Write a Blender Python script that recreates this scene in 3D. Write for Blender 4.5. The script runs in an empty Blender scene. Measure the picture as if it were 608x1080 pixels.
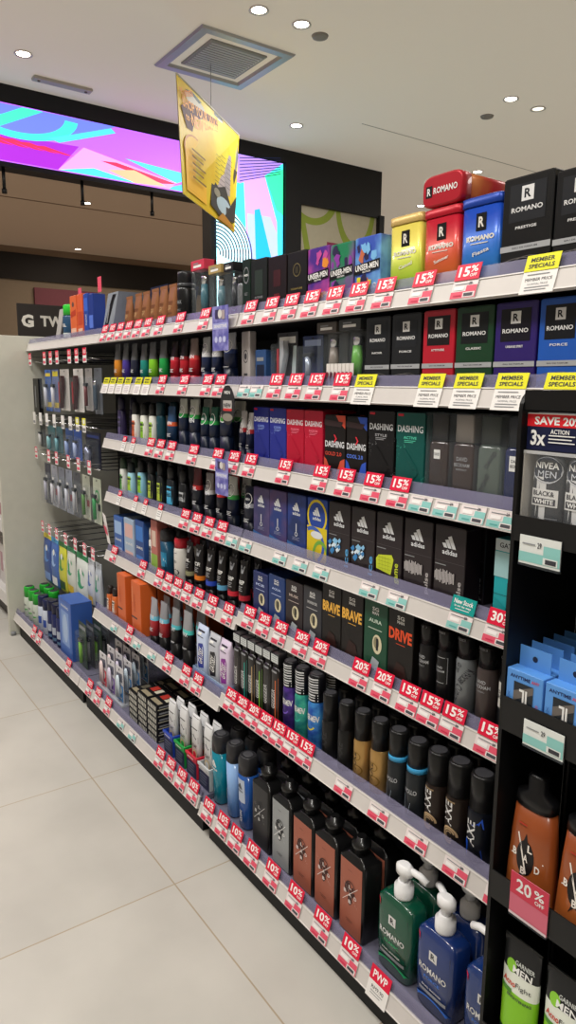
import bpy, math, random
from mathutils import Vector, Matrix
random.seed(7)
COL = bpy.context.scene.collection
# ------------------------------------------------------------------ helpers
def lin(c):
    return c/12.92 if c <= .04045 else ((c+.055)/1.055)**2.4
def rgb(h):
    h = h.lstrip('#')
    return tuple(lin(int(h[i:i+2], 16)/255) for i in (0, 2, 4))
MATS = {}
def M(h, rough=.45, metal=0, coat=0, emit=0, alpha=1, trans=0, kind=None, h2=None, scale=60, spec=.3):
    key = (h, rough, metal, coat, emit, alpha, trans, kind, h2, scale, spec)
    if key in MATS: return MATS[key]
    m = bpy.data.materials.new('paint_'+h+('_'+kind if kind else '')); m.use_nodes = True
    nt = m.node_tree; b = nt.nodes['Principled BSDF']; L = nt.links.new; N = nt.nodes.new
    c = (*rgb(h), 1)
    b.inputs['Roughness'].default_value = rough; b.inputs['Metallic'].default_value = metal
    b.inputs['Coat Weight'].default_value = coat; b.inputs['Specular IOR Level'].default_value = spec
    b.inputs['Base Color'].default_value = c
    if alpha < 1: b.inputs['Alpha'].default_value = alpha
    if trans: b.inputs['Transmission Weight'].default_value = trans
    if emit:
        b.inputs['Emission Color'].default_value = c; b.inputs['Emission Strength'].default_value = emit
    tc = N('ShaderNodeTexCoord')
    def ramp(fac, stops, interp='LINEAR'):
        r = N('ShaderNodeValToRGB'); r.color_ramp.interpolation = interp; e = r.color_ramp.elements
        e[0].position, e[0].color = stops[0]; e[1].position, e[1].color = stops[1]
        for p, cc in stops[2:]:
            x = e.new(p); x.color = cc
        L(fac, r.inputs[0]); return r.outputs[0]
    if kind is None and not emit:
        n = N('ShaderNodeTexNoise'); n.inputs['Scale'].default_value = 25; L(tc.outputs['Object'], n.inputs['Vector'])
        mx = N('ShaderNodeMix'); mx.data_type = 'RGBA'; mx.blend_type = 'MULTIPLY'; mx.inputs[0].default_value = 1
        mx.inputs[6].default_value = c; L(ramp(n.outputs['Fac'], [(.3, (.955, .955, .955, 1)), (.7, (1, 1, 1, 1))]), mx.inputs[7])
        L(mx.outputs[2], b.inputs['Base Color'])
    if kind == 'speck':       # dark ground with bright flecks
        v = N('ShaderNodeTexVoronoi'); v.inputs['Scale'].default_value = scale*3; L(tc.outputs['Object'], v.inputs['Vector'])
        n = N('ShaderNodeTexNoise'); n.inputs['Scale'].default_value = 22; L(tc.outputs['Object'], n.inputs['Vector'])
        f1 = ramp(v.outputs['Distance'], [(.12, (1, 1, 1, 1)), (.25, (0, 0, 0, 1))])
        f2 = ramp(n.outputs['Fac'], [(.52, (0, 0, 0, 1)), (.6, (1, 1, 1, 1))])
        mu = N('ShaderNodeMath'); mu.operation = 'MULTIPLY'; L(f1, mu.inputs[0]); L(f2, mu.inputs[1])
        mx = N('ShaderNodeMix'); mx.data_type = 'RGBA'; L(mu.outputs[0], mx.inputs[0])
        mx.inputs[6].default_value = c; mx.inputs[7].default_value = (*rgb(h2), 1); L(mx.outputs[2], b.inputs['Base Color'])
    if kind == 'blend':       # soft mottled mix of two inks
        n = N('ShaderNodeTexNoise'); n.inputs['Scale'].default_value = scale; n.inputs['Detail'].default_value = 3; L(tc.outputs['Object'], n.inputs['Vector'])
        L(ramp(n.outputs['Fac'], [(.4, c), (.6, (*rgb(h2), 1))]), b.inputs['Base Color'])
    if kind == 'grad':        # ink fades from foot to head of the object
        s = N('ShaderNodeSeparateXYZ'); L(tc.outputs['Generated'], s.inputs[0])
        L(ramp(s.outputs['Z'], [(.1, c), (.8, (*rgb(h2), 1))]), b.inputs['Base Color'])
    if kind == 'egrad':
        n = N('ShaderNodeTexNoise'); n.inputs['Scale'].default_value = scale; n.inputs['Detail'].default_value = 1; L(tc.outputs['Object'], n.inputs['Vector'])
        r = ramp(n.outputs['Fac'], [(.35, c), (.65, (*rgb(h2), 1))]); L(r, b.inputs['Emission Color']); L(r, b.inputs['Base Color'])
    MATS[key] = m; return m
BLK = M('0b0b0c', .35); DK = M('17171a', .4); WHT = M('e8e8e6', .45); GRY = M('8a8c90', .4); SIL = M('b9bcc2', .3, .6)
RED = M('e0163f', .45); PNK = M('e2576f', .5); TEAL = M('8cc7c2', .5); YEL = M('e6e21c', .5); PAP = M('ece9e6', .6); INK = M('3a3a40', .6)
GOLD = M('c9a75c', .35, .5); CLEAR = M('9aa2a8', .1, alpha=.09, spec=.5); CHROME = M('d8dade', .15, 1); NAVY = M('121b3c', .35)
TXT = {}
def text_mesh(s, bold=.02):
    k = (s, bold)
    if k not in TXT:
        cu = bpy.data.curves.new('txt', 'FONT'); cu.body = s; cu.size = 1; cu.offset = bold; cu.resolution_u = 2; cu.fill_mode = 'BOTH'
        ob = bpy.data.objects.new('txt', cu); COL.objects.link(ob); bpy.context.view_layer.update()
        me = bpy.data.meshes.new_from_object(ob.evaluated_get(bpy.context.evaluated_depsgraph_get()))
        vs = [(v.co.x, v.co.y) for v in me.vertices]; fs = [tuple(p.vertices) for p in me.polygons]
        x0 = min(v[0] for v in vs); x1 = max(v[0] for v in vs); y0 = min(v[1] for v in vs); y1 = max(v[1] for v in vs)
        vs = [((x-x0)/(x1-x0)-.5, (y-y0)/(y1-y0)-.5) for x, y in vs]
        bpy.data.objects.remove(ob); bpy.data.meshes.remove(me); bpy.data.curves.remove(cu)
        TXT[k] = (vs, fs)
    return TXT[k]
class MB:
    def __init__(s): s.v = []; s.f = []; s.m = []; s.sm = []; s.mats = []
    def mi(s, m):
        if m not in s.mats: s.mats.append(m)
        return s.mats.index(m)
    def face(s, pts, m, smooth=False):
        b = len(s.v); s.v += [tuple(p) for p in pts]; s.f.append(tuple(range(b, b+len(pts)))); s.m.append(s.mi(m)); s.sm.append(smooth); return s
    def mesh(s, vs, fs, m, smooth=False):
        b = len(s.v); s.v += [tuple(p) for p in vs]; k = s.mi(m)
        for f in fs: s.f.append(tuple(b+i for i in f)); s.m.append(k); s.sm.append(smooth)
        return s
    def box(s, x0, x1, y0, y1, z0, z1, m, bev=0):
        vs = [(x, y, z) for z in (z0, z1) for x, y in ((x0, y0), (x1, y0), (x1, y1), (x0, y1))]
        if bev:
            b = bev; P = [(x0+b, y0), (x1-b, y0), (x1, y0+b), (x1, y1-b), (x1-b, y1), (x0+b, y1), (x0, y1-b), (x0, y0+b)]
            cx, cy = (x0+x1)/2, (y0+y1)/2
            ins = lambda p: (p[0]+(b if p[0] < cx else -b), p[1]+(b if p[1] < cy else -b))
            R = [[(*ins(p), z0) for p in P], [(*p, z0+b) for p in P], [(*p, z1-b) for p in P], [(*ins(p), z1) for p in P]]
            return s.rings(R, m, smooth=False)
        return s.mesh(vs, [(3, 2, 1, 0), (4, 5, 6, 7), (0, 1, 5, 4), (1, 2, 6, 5), (2, 3, 7, 6), (3, 0, 4, 7)], m)
    def rings(s, R, m, smooth=True, caps=True, mats=None):
        n = len(R[0]); b = len(s.v)
        for r in R: s.v += [tuple(p) for p in r]
        for i in range(len(R)-1):
            k = s.mi(mats[i] if mats else m)
            for j in range(n):
                j2 = (j+1) % n; s.f.append((b+i*n+j, b+i*n+j2, b+(i+1)*n+j2, b+(i+1)*n+j)); s.m.append(k); s.sm.append(smooth)
        if caps:
            s.f.append(tuple(b+j for j in reversed(range(n)))); s.m.append(s.mi(mats[0] if mats else m)); s.sm.append(False)
            s.f.append(tuple(b+(len(R)-1)*n+j for j in range(n))); s.m.append(s.mi(mats[-1] if mats else m)); s.sm.append(False)
        return s
    def loft(s, prof, m, n=2., seg=24, mats=None, cx=0, cy=0):
        R = []
        for z, hw, hd in prof:
            r = []
            for j in range(seg):
                a = 2*math.pi*j/seg; c, sn = math.cos(a), math.sin(a)
                r.append((cx+hw*math.copysign(abs(c)**(2/n), c), cy+hd*math.copysign(abs(sn)**(2/n), sn), z))
            R.append(r)
        return s.rings(R, m, mats=mats)
    def tube(s, pts, r, m, seg=6):
        pts = [Vector(p) for p in pts]; R = []
        for i, p in enumerate(pts):
            d = (pts[min(i+1, len(pts)-1)]-pts[max(i-1, 0)]).normalized()
            up = Vector((0, 0, 1)) if abs(d.z) < .9 else Vector((1, 0, 0))
            a = d.cross(up).normalized(); b = d.cross(a)
            R.append([p+a*r*math.cos(2*math.pi*j/seg)+b*r*math.sin(2*math.pi*j/seg) for j in range(seg)])
        return s.rings(R, m)
    def art(s, mp, W, H, items):
        """Printed graphics laid on a surface: mp(u,v,off) with u in -W/2..W/2, v in 0..H."""
        off = .0003
        for it in items:
            k = it[0]; off += .00012
            P = (lambda u, v: mp((u-.5)*W, v*H, off)) if W > .3 else (lambda u, v: mp((min(1, max(0, u))-.5)*W, min(1, max(0, v))*H, off))
            if k == 'r':
                _, u0, v0, u1, v1, m = it; n = max(1, int((u1-u0)*W/.006)) if W < .3 else 1
                for i in range(n):
                    a, b = u0+(u1-u0)*i/n, u0+(u1-u0)*(i+1)/n
                    s.face([P(a, v0), P(b, v0), P(b, v1), P(a, v1)], m)
            elif k == 'p': s.face([P(*q) for q in it[1]], it[2])
            elif k == 'e':
                _, u, v, ru, rv, m = it; s.face([P(u+ru*math.cos(a*math.pi/10), v+rv*math.sin(a*math.pi/10)) for a in range(20)], m)
            elif k == 'o':    # ring / arc
                _, u, v, ru, rv, th, m = it[:7]; a0, a1 = it[7:] if len(it) > 7 else (0, 360); n = 20
                for i in range(n):
                    a, b = math.radians(a0+(a1-a0)*i/n), math.radians(a0+(a1-a0)*(i+1)/n)
                    q = 1-th
                    s.face([P(u+ru*math.cos(a), v+rv*math.sin(a)), P(u+ru*math.cos(b), v+rv*math.sin(b)), P(u+q*ru*math.cos(b), v+q*rv*math.sin(b)), P(u+q*ru*math.cos(a), v+q*rv*math.sin(a))], m)
            elif k == 't':
                _, st, u, v, w, h, m = it[:7]; rot = math.radians(it[7]) if len(it) > 7 else 0; bold = it[8] if len(it) > 8 else .02
                vs, fs = text_mesh(st, bold); q = []
                for x, y in vs:
                    x *= w*W; y *= h*H
                    q.append(mp((u-.5)*W+x*math.cos(rot)-y*math.sin(rot), v*H+x*math.sin(rot)+y*math.cos(rot), off))
                s.mesh(q, fs, m)
            elif k == 'adi':  # three slanted bars and wordmark
                _, u, v, w, m = it; a = W/H*w
                for i, hh in enumerate((.40, .72, 1.05)):
                    x0 = u-w*.5+w*(.04+i*.33); x1 = x0+w*.27; y1 = a*.72*hh; sl = w*.36*hh
                    s.face([P(x0, v), P(x1, v), P(x1-sl, v+y1), P(x0-sl, v+y1*.86)], m)
                vs, fs = text_mesh('adidas', .02); s.mesh([mp((u-.5)*W+x*w*1.15*W, (v-a*.25)*H+y*.3*a*H, off) for x, y in vs], fs, m)
        return s
    def build(s, name, parent=None, loc=(0, 0, 0), rot=(0, 0, 0)):
        me = bpy.data.meshes.new(name); me.from_pydata(s.v, [], s.f)
        for m in s.mats: me.materials.append(m)
        me.polygons.foreach_set('material_index', s.m); me.polygons.foreach_set('use_smooth', s.sm); me.update()
        o = bpy.data.objects.new(name, me); COL.objects.link(o); o.location = loc; o.rotation_euler = rot
        if parent: o.parent = parent
        return o
def planar(y, x=0, z=0): return lambda u, v, off: (x+u, y-off, z+v)
def sideR(x, y=0, z=0): return lambda u, v, off: (x+off, y+u, z+v)
def facet(prof, n, cy=0, z0=0):
    """front of a lofted body"""
    def mp(u, v, off):
        z = v+z0
        for (za, wa, da), (zb, wb, db) in zip(prof, prof[1:]):
            if za <= z <= zb or zb == prof[-1][0]:
                t = 0 if zb == za else min(1, max(0, (z-za)/(zb-za))); hw, hd = wa+(wb-wa)*t, da+(db-da)*t
                if za <= z <= zb: break
        x = max(-.999, min(.999, u/hw))
        return (u, cy-hd*(1-abs(x)**n)**(1/n)-off, z)
    return mp
def thing(name, label, cat, loc, group=None, rotz=0):
    o = bpy.data.objects.new(name, None); o.empty_display_size = .02; COL.objects.link(o); o.location = loc; o.rotation_euler = (0, 0, rotz)
    tag(o, label, cat, group); return o
LABELS = {}
def tag(o, label=None, cat=None, group=None, kind=None):
    if label:
        n = len(label.split())
        if n > 16: print('LABEL LONG', n, label)
        if label in LABELS and not (group and LABELS[label] == group): print('LABEL DUP', label)
        LABELS[label] = group; o['label'] = label
    if cat: o['category'] = cat
    if group: o['group'] = group
    if kind: o['kind'] = kind
    return o
# ------------------------------------------------------------------ the room (metres; camera stands at x=0, y=0, shelves run along x)
D = .9764; ZF = 0.; CZ = 1.26; ZC = CZ+2.0; XP = -5.46
RB = {'n': dict(A=1.404, B=1.222, C=1.017, D=.812, E=.6047, F=.3791, G=.0692)}
RB['f'] = dict(RB['n'], E=.5833, F=.3557, G=.0825); RB['p'] = RB['f']
OFF = dict(A=0, B=0, C=0, D=0, E=.0097, F=.0662, G=.1352)
def shell():
    m = bpy.data.materials.new('floor_tiles'); m.use_nodes = True; nt = m.node_tree; b = nt.nodes['Principled BSDF']; N = nt.nodes.new; L = nt.links.new
    tc = N('ShaderNodeTexCoord'); mp = N('ShaderNodeMapping'); mp.inputs['Location'].default_value = (1.49+6, .5+6, 0)
    L(tc.outputs['Object'], mp.inputs[0]); br = N('ShaderNodeTexBrick'); br.offset = 0; br.squash = 1
    br.inputs['Scale'].default_value = 1; br.inputs['Mortar Size'].default_value = .0022; br.inputs['Brick Width'].default_value = .6; br.inputs['Row Height'].default_value = .6
    br.inputs['Mortar Smooth'].default_value = .3; br.inputs['Color1'].default_value = (*rgb('c4c1b9'), 1); br.inputs['Color2'].default_value = (*rgb('c9c6be'), 1); br.inputs['Mortar'].default_value = (*rgb('b0a18a'), 1)
    L(mp.outputs[0], br.inputs['Vector']); no = N('ShaderNodeTexNoise'); no.inputs['Scale'].default_value = 3.5; no.inputs['Detail'].default_value = 8; L(tc.outputs['Object'], no.inputs['Vector'])
    mx = N('ShaderNodeMix'); mx.data_type = 'RGBA'; mx.blend_type = 'MULTIPLY'; mx.inputs[0].default_value = 1
    rp = N('ShaderNodeValToRGB'); rp.color_ramp.elements[0].position = .35; rp.color_ramp.elements[0].color = (.88, .88, .88, 1); rp.color_ramp.elements[1].position = .65; rp.color_ramp.elements[1].color = (1, 1, 1, 1)
    L(no.outputs['Fac'], rp.inputs[0]); L(br.outputs['Color'], mx.inputs[6]); L(rp.outputs[0], mx.inputs[7]); L(mx.outputs[2], b.inputs['Base Color']); b.inputs['Roughness'].default_value = .38
    f = MB().face([(-16, -4, 0), (4, -4, 0), (4, 12, 0), (-16, 12, 0)], m).build('floor'); tag(f, kind='structure')
    ceil = M('cfc6b8', .8, emit=.31)  # ceiling colour glows by itself, added to brighten it and fill the room
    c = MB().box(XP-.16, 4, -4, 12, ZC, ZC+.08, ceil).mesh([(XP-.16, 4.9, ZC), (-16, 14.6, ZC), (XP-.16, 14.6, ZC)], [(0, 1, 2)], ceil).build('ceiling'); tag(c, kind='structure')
    c = MB().mesh([(XP-.16, -4, ZC), (XP-.16, 4.9, ZC), (-16, 14.6, ZC), (-16, -4, ZC)], [(0, 3, 2, 1)], M('b0977f', .8, emit=.16)).build('ceiling_mall'); tag(c, kind='structure')  # warm mall lighting put into the tan colour, plus an added self-glow
    c = MB().box(-16, -15.9, -4, 12, 0, ZC, M('a09482', .8)).build('wall_far'); tag(c, kind='structure')
    c = MB().box(-16, 4, 12, 12.1, 0, ZC, M('b5ac9c', .8)).build('wall_back'); tag(c, kind='structure')
    c = MB().box(-5.3, 4, -4.1, -4, 0, ZC, M('cfcac0', .8)).build('wall_aisle'); tag(c, kind='structure')
    c = MB().box(4, 4.1, -4, 12, 0, ZC, M('cfcac0', .8)).build('wall_near'); tag(c, kind='structure')
    blk = M('121113', .55)
    # black shopfront surround carrying the led screen
    a = MB()
    a.box(XP-.15, XP, -4, 4.90, CZ+1.89, ZC-.001, blk)
    a.box(XP-.15, XP-.01, -4, 3.08, CZ+1.47, CZ+1.89, blk)
    a.box(XP-.15, XP-.01, 3.03, 3.76, 0, CZ+1.89, blk)
    a.box(XP-.15, XP+.03, 3.76, 3.93, 0, CZ+1.89, blk)
    a.box(XP-.15, XP, 3.93, 4.90, CZ+1.58, CZ+1.89, blk)
    a.box(XP-.15, XP+.02, 4.87, 4.93, 0, CZ+1.6, blk)
    tag(a.build('wall_portal'), kind='structure')
    g = M('b0a893', .8); gr = M('87963a', .7)
    a = MB().box(XP-.12, XP-.03, 3.93, 4.87, 0, CZ+1.58, g)
    mpx = lambda u, v, off: (XP-.03+off, 4.40+u, v)
    a.art(mpx, .94, CZ+1.58, [('o', .18, 1.03, .3, .085, .25, gr, 180, 360), ('o', .72, 1.03, .26, .155, .22, gr, 180, 360), ('p', [(.02, .97), (.08, .97), (.22, .78), (.14, .78)], gr), ('r', .36, .86, .5, .9, M('8c2f52', .6)), ('r', .52, .86, .6, .895, M('8c2f52', .6))])
    tag(a.build('wall_panel'), kind='structure')
    # opposite shop across the mall
    a = MB().box(-11.6, -11.5, -4, 12, CZ+1.52, CZ+1.9, M('161210', .6)).box(-11.6, -11.55, -4, 12, 0, CZ+1.52, M('8f8271', .8)).box(-11.6, -11.55, -4, 12, CZ+1.9, ZC, M('8f7a66', .8))
    a.box(-11.55, -11.5, 3.3, 4.3, 0, CZ+1.42, M('7a4450', .6))
    tag(a.build('wall_opposite'), kind='structure')
    a = MB().box(-8.6, -8.58, -4, 4.9, ZC-.006, ZC-.001, M('8a745f', .8)); tag(a.build('trim_1'), kind='structure')
    a = MB().box(-4.6, -4.592, 3.9, 7, ZC-.0015, ZC-.0005, M('9c958a', .8)); tag(a.build('trim_2'), kind='structure')
shell()
def led():
    t = thing('led_screen', 'large L-shaped lit screen with purple, cyan and pink graphics around the shop entrance', 'screen', (XP, 0, 0))
    E = 1.15; e = lambda h: M(h, .4, emit=E)
    P, B, Mg, G, C, Pk, Or, R_, W = e('b565ee'), e('6a7df2'), e('a02bc8'), e('35e59a'), e('4fdcf0'), e('f29ad8'), e('f6b48c'), e('d8305a'), e('c8f6ff')
    K = e('101838')
    y0, y1, z0, z1 = 0, 3.08, CZ+1.50, CZ+1.88
    a = MB(); mp = lambda u, v, off: (off, u+1.54, z0+v)
    a.face([(0, -1.6, z0), (0, 3.08, z0), (0, 3.08, z1), (0, -1.6, z1)], P)
    # u 0..1 across y 1.30..3.08 is what the entrance shows
    mp = lambda u, v, off: (off, 2.19+u, z0+v)
    A = [('p', [(.04, .98), (.52, 1), (.36, .62), (.04, .30)], B), ('p', [(-.2, 1), (.04, 1), (.04, .3), (-.2, .3)], B), ('p', [(-.2, .42), (.36, .50), (.27, .02), (-.2, .02)], Mg),
         ('p', [(.38, .5), (.8, .16), (.76, .02), (.27, .02)], Pk), ('p', [(.27, .02), (.42, .16), (.62, .02)], C), ('p', [(.45, .32), (.52, .34), (.8, .14), (.73, .10)], R_), ('p', [(.48, .18), (.6, .26), (.75, .06), (.6, .02)], Or),
         ('p', [(.52, .98), (1, .98), (1, .66), (.86, .5), (.4, .54)], P), ('p', [(.56, .45), (.9, .36), (.8, .16)], C), ('p', [(.78, .08), (1, .42), (1, .02), (.76, .02)], e('49c3f4')), ('p', [(.84, .2), (1, .3), (1, .2)], e('3f8df0')),
         ('o', .12, .95, .24, .52, .22, e('45dfc8'), 185, 355), ('p', [(-.1, .42), (-.02, .42), (.22, .98), (.14, .98)], e('45dfb8')), ('p', [(-.1, .9), (-.04, .98), (.02, .9), (-.04, .5)], G), ('p', [(.28, .5), (.52, .88), (.5, .95), (.24, .54)], C)]
    for i in range(7): A.append(('p', [(-.18+i*.06, .44-i*.012), (-.14+i*.06, .46-i*.012), (-.02+i*.06, .30), (-.06+i*.06, .30)], R_))
    for i in range(4): A.append(('p', [(.88+i*.035, .34), (.89+i*.035, .34), (.97+i*.03, .56), (.96+i*.03, .56)], K))
    a.art(mp, 1.78, z1-z0, A)
    o = a.build('screen_band', t)
    a = MB(); H = CZ+1.88-.1; a.face([(0, 3.08, .1), (0, 3.75, .1), (0, 3.75, .1+H), (0, 3.08, .1+H)], e('46e4e2'))
    mp = lambda u, v, off: (off, 3.415+u, .1+v)
    A = [('p', [(0, 1), (1, 1), (.7, .955), (.35, .925), (0, .93)], e('b08cf0')), ('p', [(.4, .935), (.72, .955), (.97, .80), (.9, .5), (.5, .5)], e('c99cf4')), ('p', [(.45, .85), (.8, .85), (.95, .79), (.9, .5), (.5, .5)], e('a8b8f8')), ('p', [(.72, .958), (1, .985), (1, .86), (.9, .87)], e('3be8a6')), ('p', [(.9, .87), (1, .86), (1, .7), (.93, .7)], e('45d8f0')),
         ('p', [(.56, .862), (.64, .868), (.82, .74), (.8, .6), (.6, .6)], e('22a8d8')), ('p', [(0, .86), (.2, .86), (.42, .81), (.5, .74), (.5, .5), (0, .5)], W)]
    for i in range(8):
        A.append(('p', [(.34, .93+i*.0085), (.34, .932+i*.0085), (.96, .972+i*.006), (.96, .970+i*.006)], K))
    for i in range(12): A.append(('o', -.02, .735, .08+i*.042, (.08+i*.042)*.22, .016/(.08+i*.042), K, -20, 92))
    a.art(mp, .67, H, A); a.build('screen_column', t)
led()
for i, (y, nm) in enumerate(((1.41, 'below the left end of the lit screen'), (1.97, 'below the middle of the lit screen band'), (2.53, 'nearest the yellow hanging poster'))):
    o = MB().tube([(XP-.05, y, CZ+1.47), (XP-.05, y, CZ+1.32)], .012, BLK).tube([(XP-.05, y, CZ+1.33), (XP-.05, y, CZ+1.30)], .018, BLK).build('ceiling_rod')
    tag(o, 'thin black rod hanging '+nm, 'rod', 'rods under the lit screen')
# ceiling fittings
def downlight(x, y, label, on=1):
    t = thing('downlight', label, 'ceiling light', (x, y, ZC), 'recessed ceiling downlights')
    r = MB(); pr = [(0, .052), (-.006, .056), (-.008, .050), (-.002, .040)]
    R = [[(q*math.cos(a*math.pi/12), q*math.sin(a*math.pi/12), z) for a in range(24)] for z, q in pr]
    r.rings(R, M('c8c4be', .4), caps=False); r.build('trim_ring', t)
    l = MB().face([(.04*math.cos(a*math.pi/12), .04*math.sin(a*math.pi/12), -.003) for a in range(24)][::-1], M('fff6e6', .4, emit=14 if on else 1.2)); l.build('lamp', t)
for x, y, lb in ((-3.62, 2.32, 'round downlight just above the vent, frame top'), (-4.92, 1.42, 'round downlight near the black fascia left of the vent'), (-3.61, 2.6, 'round downlight second from the ceiling vent'), (-4.93, 3.51, 'round downlight near the end of the black fascia'),
                 (-3.6, 4.43, 'left one of two close downlights on the far ceiling'), (-3.6, 4.74, 'right one of two close downlights on the far ceiling'), (-6.17, 6.14, 'tiny round downlight above the yellow tin'), (-4.91, 5.62, 'round downlight just above the red tins')):
    downlight(x, y, lb, 0 if y == 4.74 else 1)
for x, y, lb in ((-8.34, 3.03, 'round downlight in the tan mall ceiling by the middle rod'), (-11.2, 3.9, 'flat bright downlight low on the tan mall ceiling'), (-11.2, 6.0, 'small downlight on the tan mall ceiling by the screen edge')): downlight(x, y, lb)
for x, y, lb in ((-3.66, 2.77, 'round grey ceiling speaker disc beside the twin downlight'), (-3.92, 4.56, 'flat grey ceiling disc left of the two close downlights')):
    o = MB().loft([(-.012, .030, .030), (-.01, .045, .045), (0, .05, .05)], M('8f8b86', .5)).build('ceiling_speaker', loc=(x, y, ZC)); tag(o, lb, 'speaker')
t = thing('emergency_light', 'slim pale rectangular fitting on the ceiling near the black fascia', 'emergency light', (-5.22, 1.76, ZC))
MB().box(-.035, .035, -.20, .20, -.02, 0, M('b0a9a0', .5), .004).build('housing', t)
for s in (-1, 1): MB().loft([(-.028, .008, .008), (-.02, .01, .01)], M('77716a', .4), cy=s*.16).build('indicator_lamp', t)
def vent():
    t = thing('ceiling_vent', 'square metal air vent with louvres set in the ceiling', 'air vent', (-4.255, 2.465, ZC))
    a = MB(); o, i = .325, .235; f = M('a8a7a5', .35, .3)
    def sq(h, z): return [(-h, -h, z), (h, -h, z), (h, h, z), (-h, h, z)]
    a.rings([sq(o, -.004), sq(o-.01, -.016), sq(i+.03, -.016), sq(i, .02)], f, smooth=False, caps=False); a.build('frame', t)
    b = MB(); b.rings([sq(.235, .02), sq(.195, .02)], M('232324', .7), smooth=False, caps=False)
    b.rings([sq(.197, .019), sq(.197, -.010), sq(.180, -.014)], M('8f8e8b', .5), smooth=False, caps=False); b.face(sq(.181, -.006)[::-1], M('77756f', .7)); b.build('inner_frame', t)
    for n in range(13):
        x = -.168+n*.028
        MB().box(x-.008, x+.008, -.180, .180, -.015, -.011, M('a7a5a0', .45, emit=.12), .001).build('louvre', t)  # slats given a faint added glow so they do not fall dark
vent()
def poster():
    L_ = .68; k = L_/.6
    c = [Vector((-3.51*k, 1.76*k, CZ+1.52*k)), Vector((-4.08*k, 2.47*k, CZ+1.51*k)), Vector((-4.01*k, 2.39*k, CZ+.92*k)), Vector((-3.40*k, 1.73*k, CZ+.93*k))]
    n = (c[1]-c[0]).cross(c[3]-c[0]).normalized()
    if n.x < 0: n = -n
    t = thing('hanging_poster', 'yellow promotional poster with a tower block picture hung from the ceiling vent', 'poster', tuple((c[0]+c[1])/2))
    o = (c[0]+c[1])/2
    def mp(u, v, off):
        p = (c[3]*(1-u)+c[2]*u)*(1-v)+(c[0]*(1-u)+c[1]*u)*v
        return tuple(p-o+n*off*4)
    mp2 = lambda u, v, off: mp(u+.5, v, off)
    a = MB(); Y = M('d9b41a', .5, h2='e3cf3e', kind='blend', scale=3); a.face([mp(0, 0, -.001), mp(1, 0, -.001), mp(1, 1, -.001), mp(0, 1, -.001)][::-1], PAP)
    a.face([mp(0, 0, 0), mp(1, 0, 0), mp(1, 1, 0), mp(0, 1, 0)], Y)
    br, wh, orr, gy, dk = M('5a3340', .6), M('e5e3dc', .6), M('f0a030', .5), M('a39a9c', .6), M('3a3634', .6)
    A = [('p', [(.54, 1), (.66, 1), (.78, .94), (.76, .7), (.68, .66), (.62, .74)], M('4c5660', .5)), ('p', [(.60, .96), (.68, .97), (.74, .86), (.70, .76), (.64, .82)], wh), ('p', [(.86, .8), (.9, .92), (.96, .92), (1, .78), (.97, .62), (.9, .62)], M('77797c', .5)), ('e', .91, .8, .04, .1, wh), ('p', [(.88, .62), (.99, .62), (.93, .46)], dk),
         ('e', .24, .895, .15, .055, wh), ('p', [(.1, .93), (.2, .97), (.34, .95), (.3, .92), (.2, .94)], M('39585a', .5)), ('p', [(.03, .75), (.14, .85), (.58, .93), (.66, .80), (.56, .70), (.34, .62), (.1, .60)], br), ('e', .42, .655, .17, .06, br), ('e', .42, .66, .13, .042, M('d0404a', .5)),
         ('t', 'SHOP YOUR WAY', .33, .845, .56, .085, orr, 9, .03), ('t', 'to a', .14, .70, .1, .05, orr, 9), ('t', 'NEW HOME', .39, .745, .44, .105, orr, 9, .03),
         ('e', .22, .42, .18, .16, M('c77a18', .5)), ('e', .22, .415, .165, .15, M('efc23a', .5)), ('r', .05, .05, .39, .42, M('efb92e', .5)),
         ('r', .52, .28, .62, .64, gy), ('r', .61, .26, .72, .68, M('b7a9aa', .6)), ('r', .72, .3, .84, .70, gy), ('p', [(.46, .08), (.48, .36), (.6, .3), (.74, .36), (.86, .22), (.98, .36), (.96, .08), (.7, .03)], dk), ('e', .72, .16, .15, .08, M('a8bcc8', .5)), ('e', .58, .24, .06, .04, M('8f8a7a', .5)), ('p', [(.58, .0), (.7, .09), (.92, .04), (.96, 0)], M('b07a2a', .6)), ('t', 'Yummi', .10, .90, .2, .07, M('e8913a', .5), 30)]
    for i in range(7): A += [('r', .62, .34+i*.045, .71, .345+i*.045, dk), ('r', .53, .34+i*.04, .61, .344+i*.04, dk), ('r', .73, .36+i*.045, .83, .364+i*.045, dk)]
    for i in range(5): A.append(('r', .12, .42-i*.06, .34-.04*(i % 2), .435-i*.06, M('6b4a20', .6)))
    a.art(mp2, 1, 1, A); a.build('printed_sheet', t)
    w = MB().tube([(0, 0, 0), tuple(Vector((0, 0, ZC-.02-o.z)))], .0025, M('b8b8b8', .3, .5)); w.build('wire', t)
    MB().tube([tuple(c[0]-o), tuple(c[1]-o)], .006, M('c9c7b8', .3)).build('top_rail', t)
poster()
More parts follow.
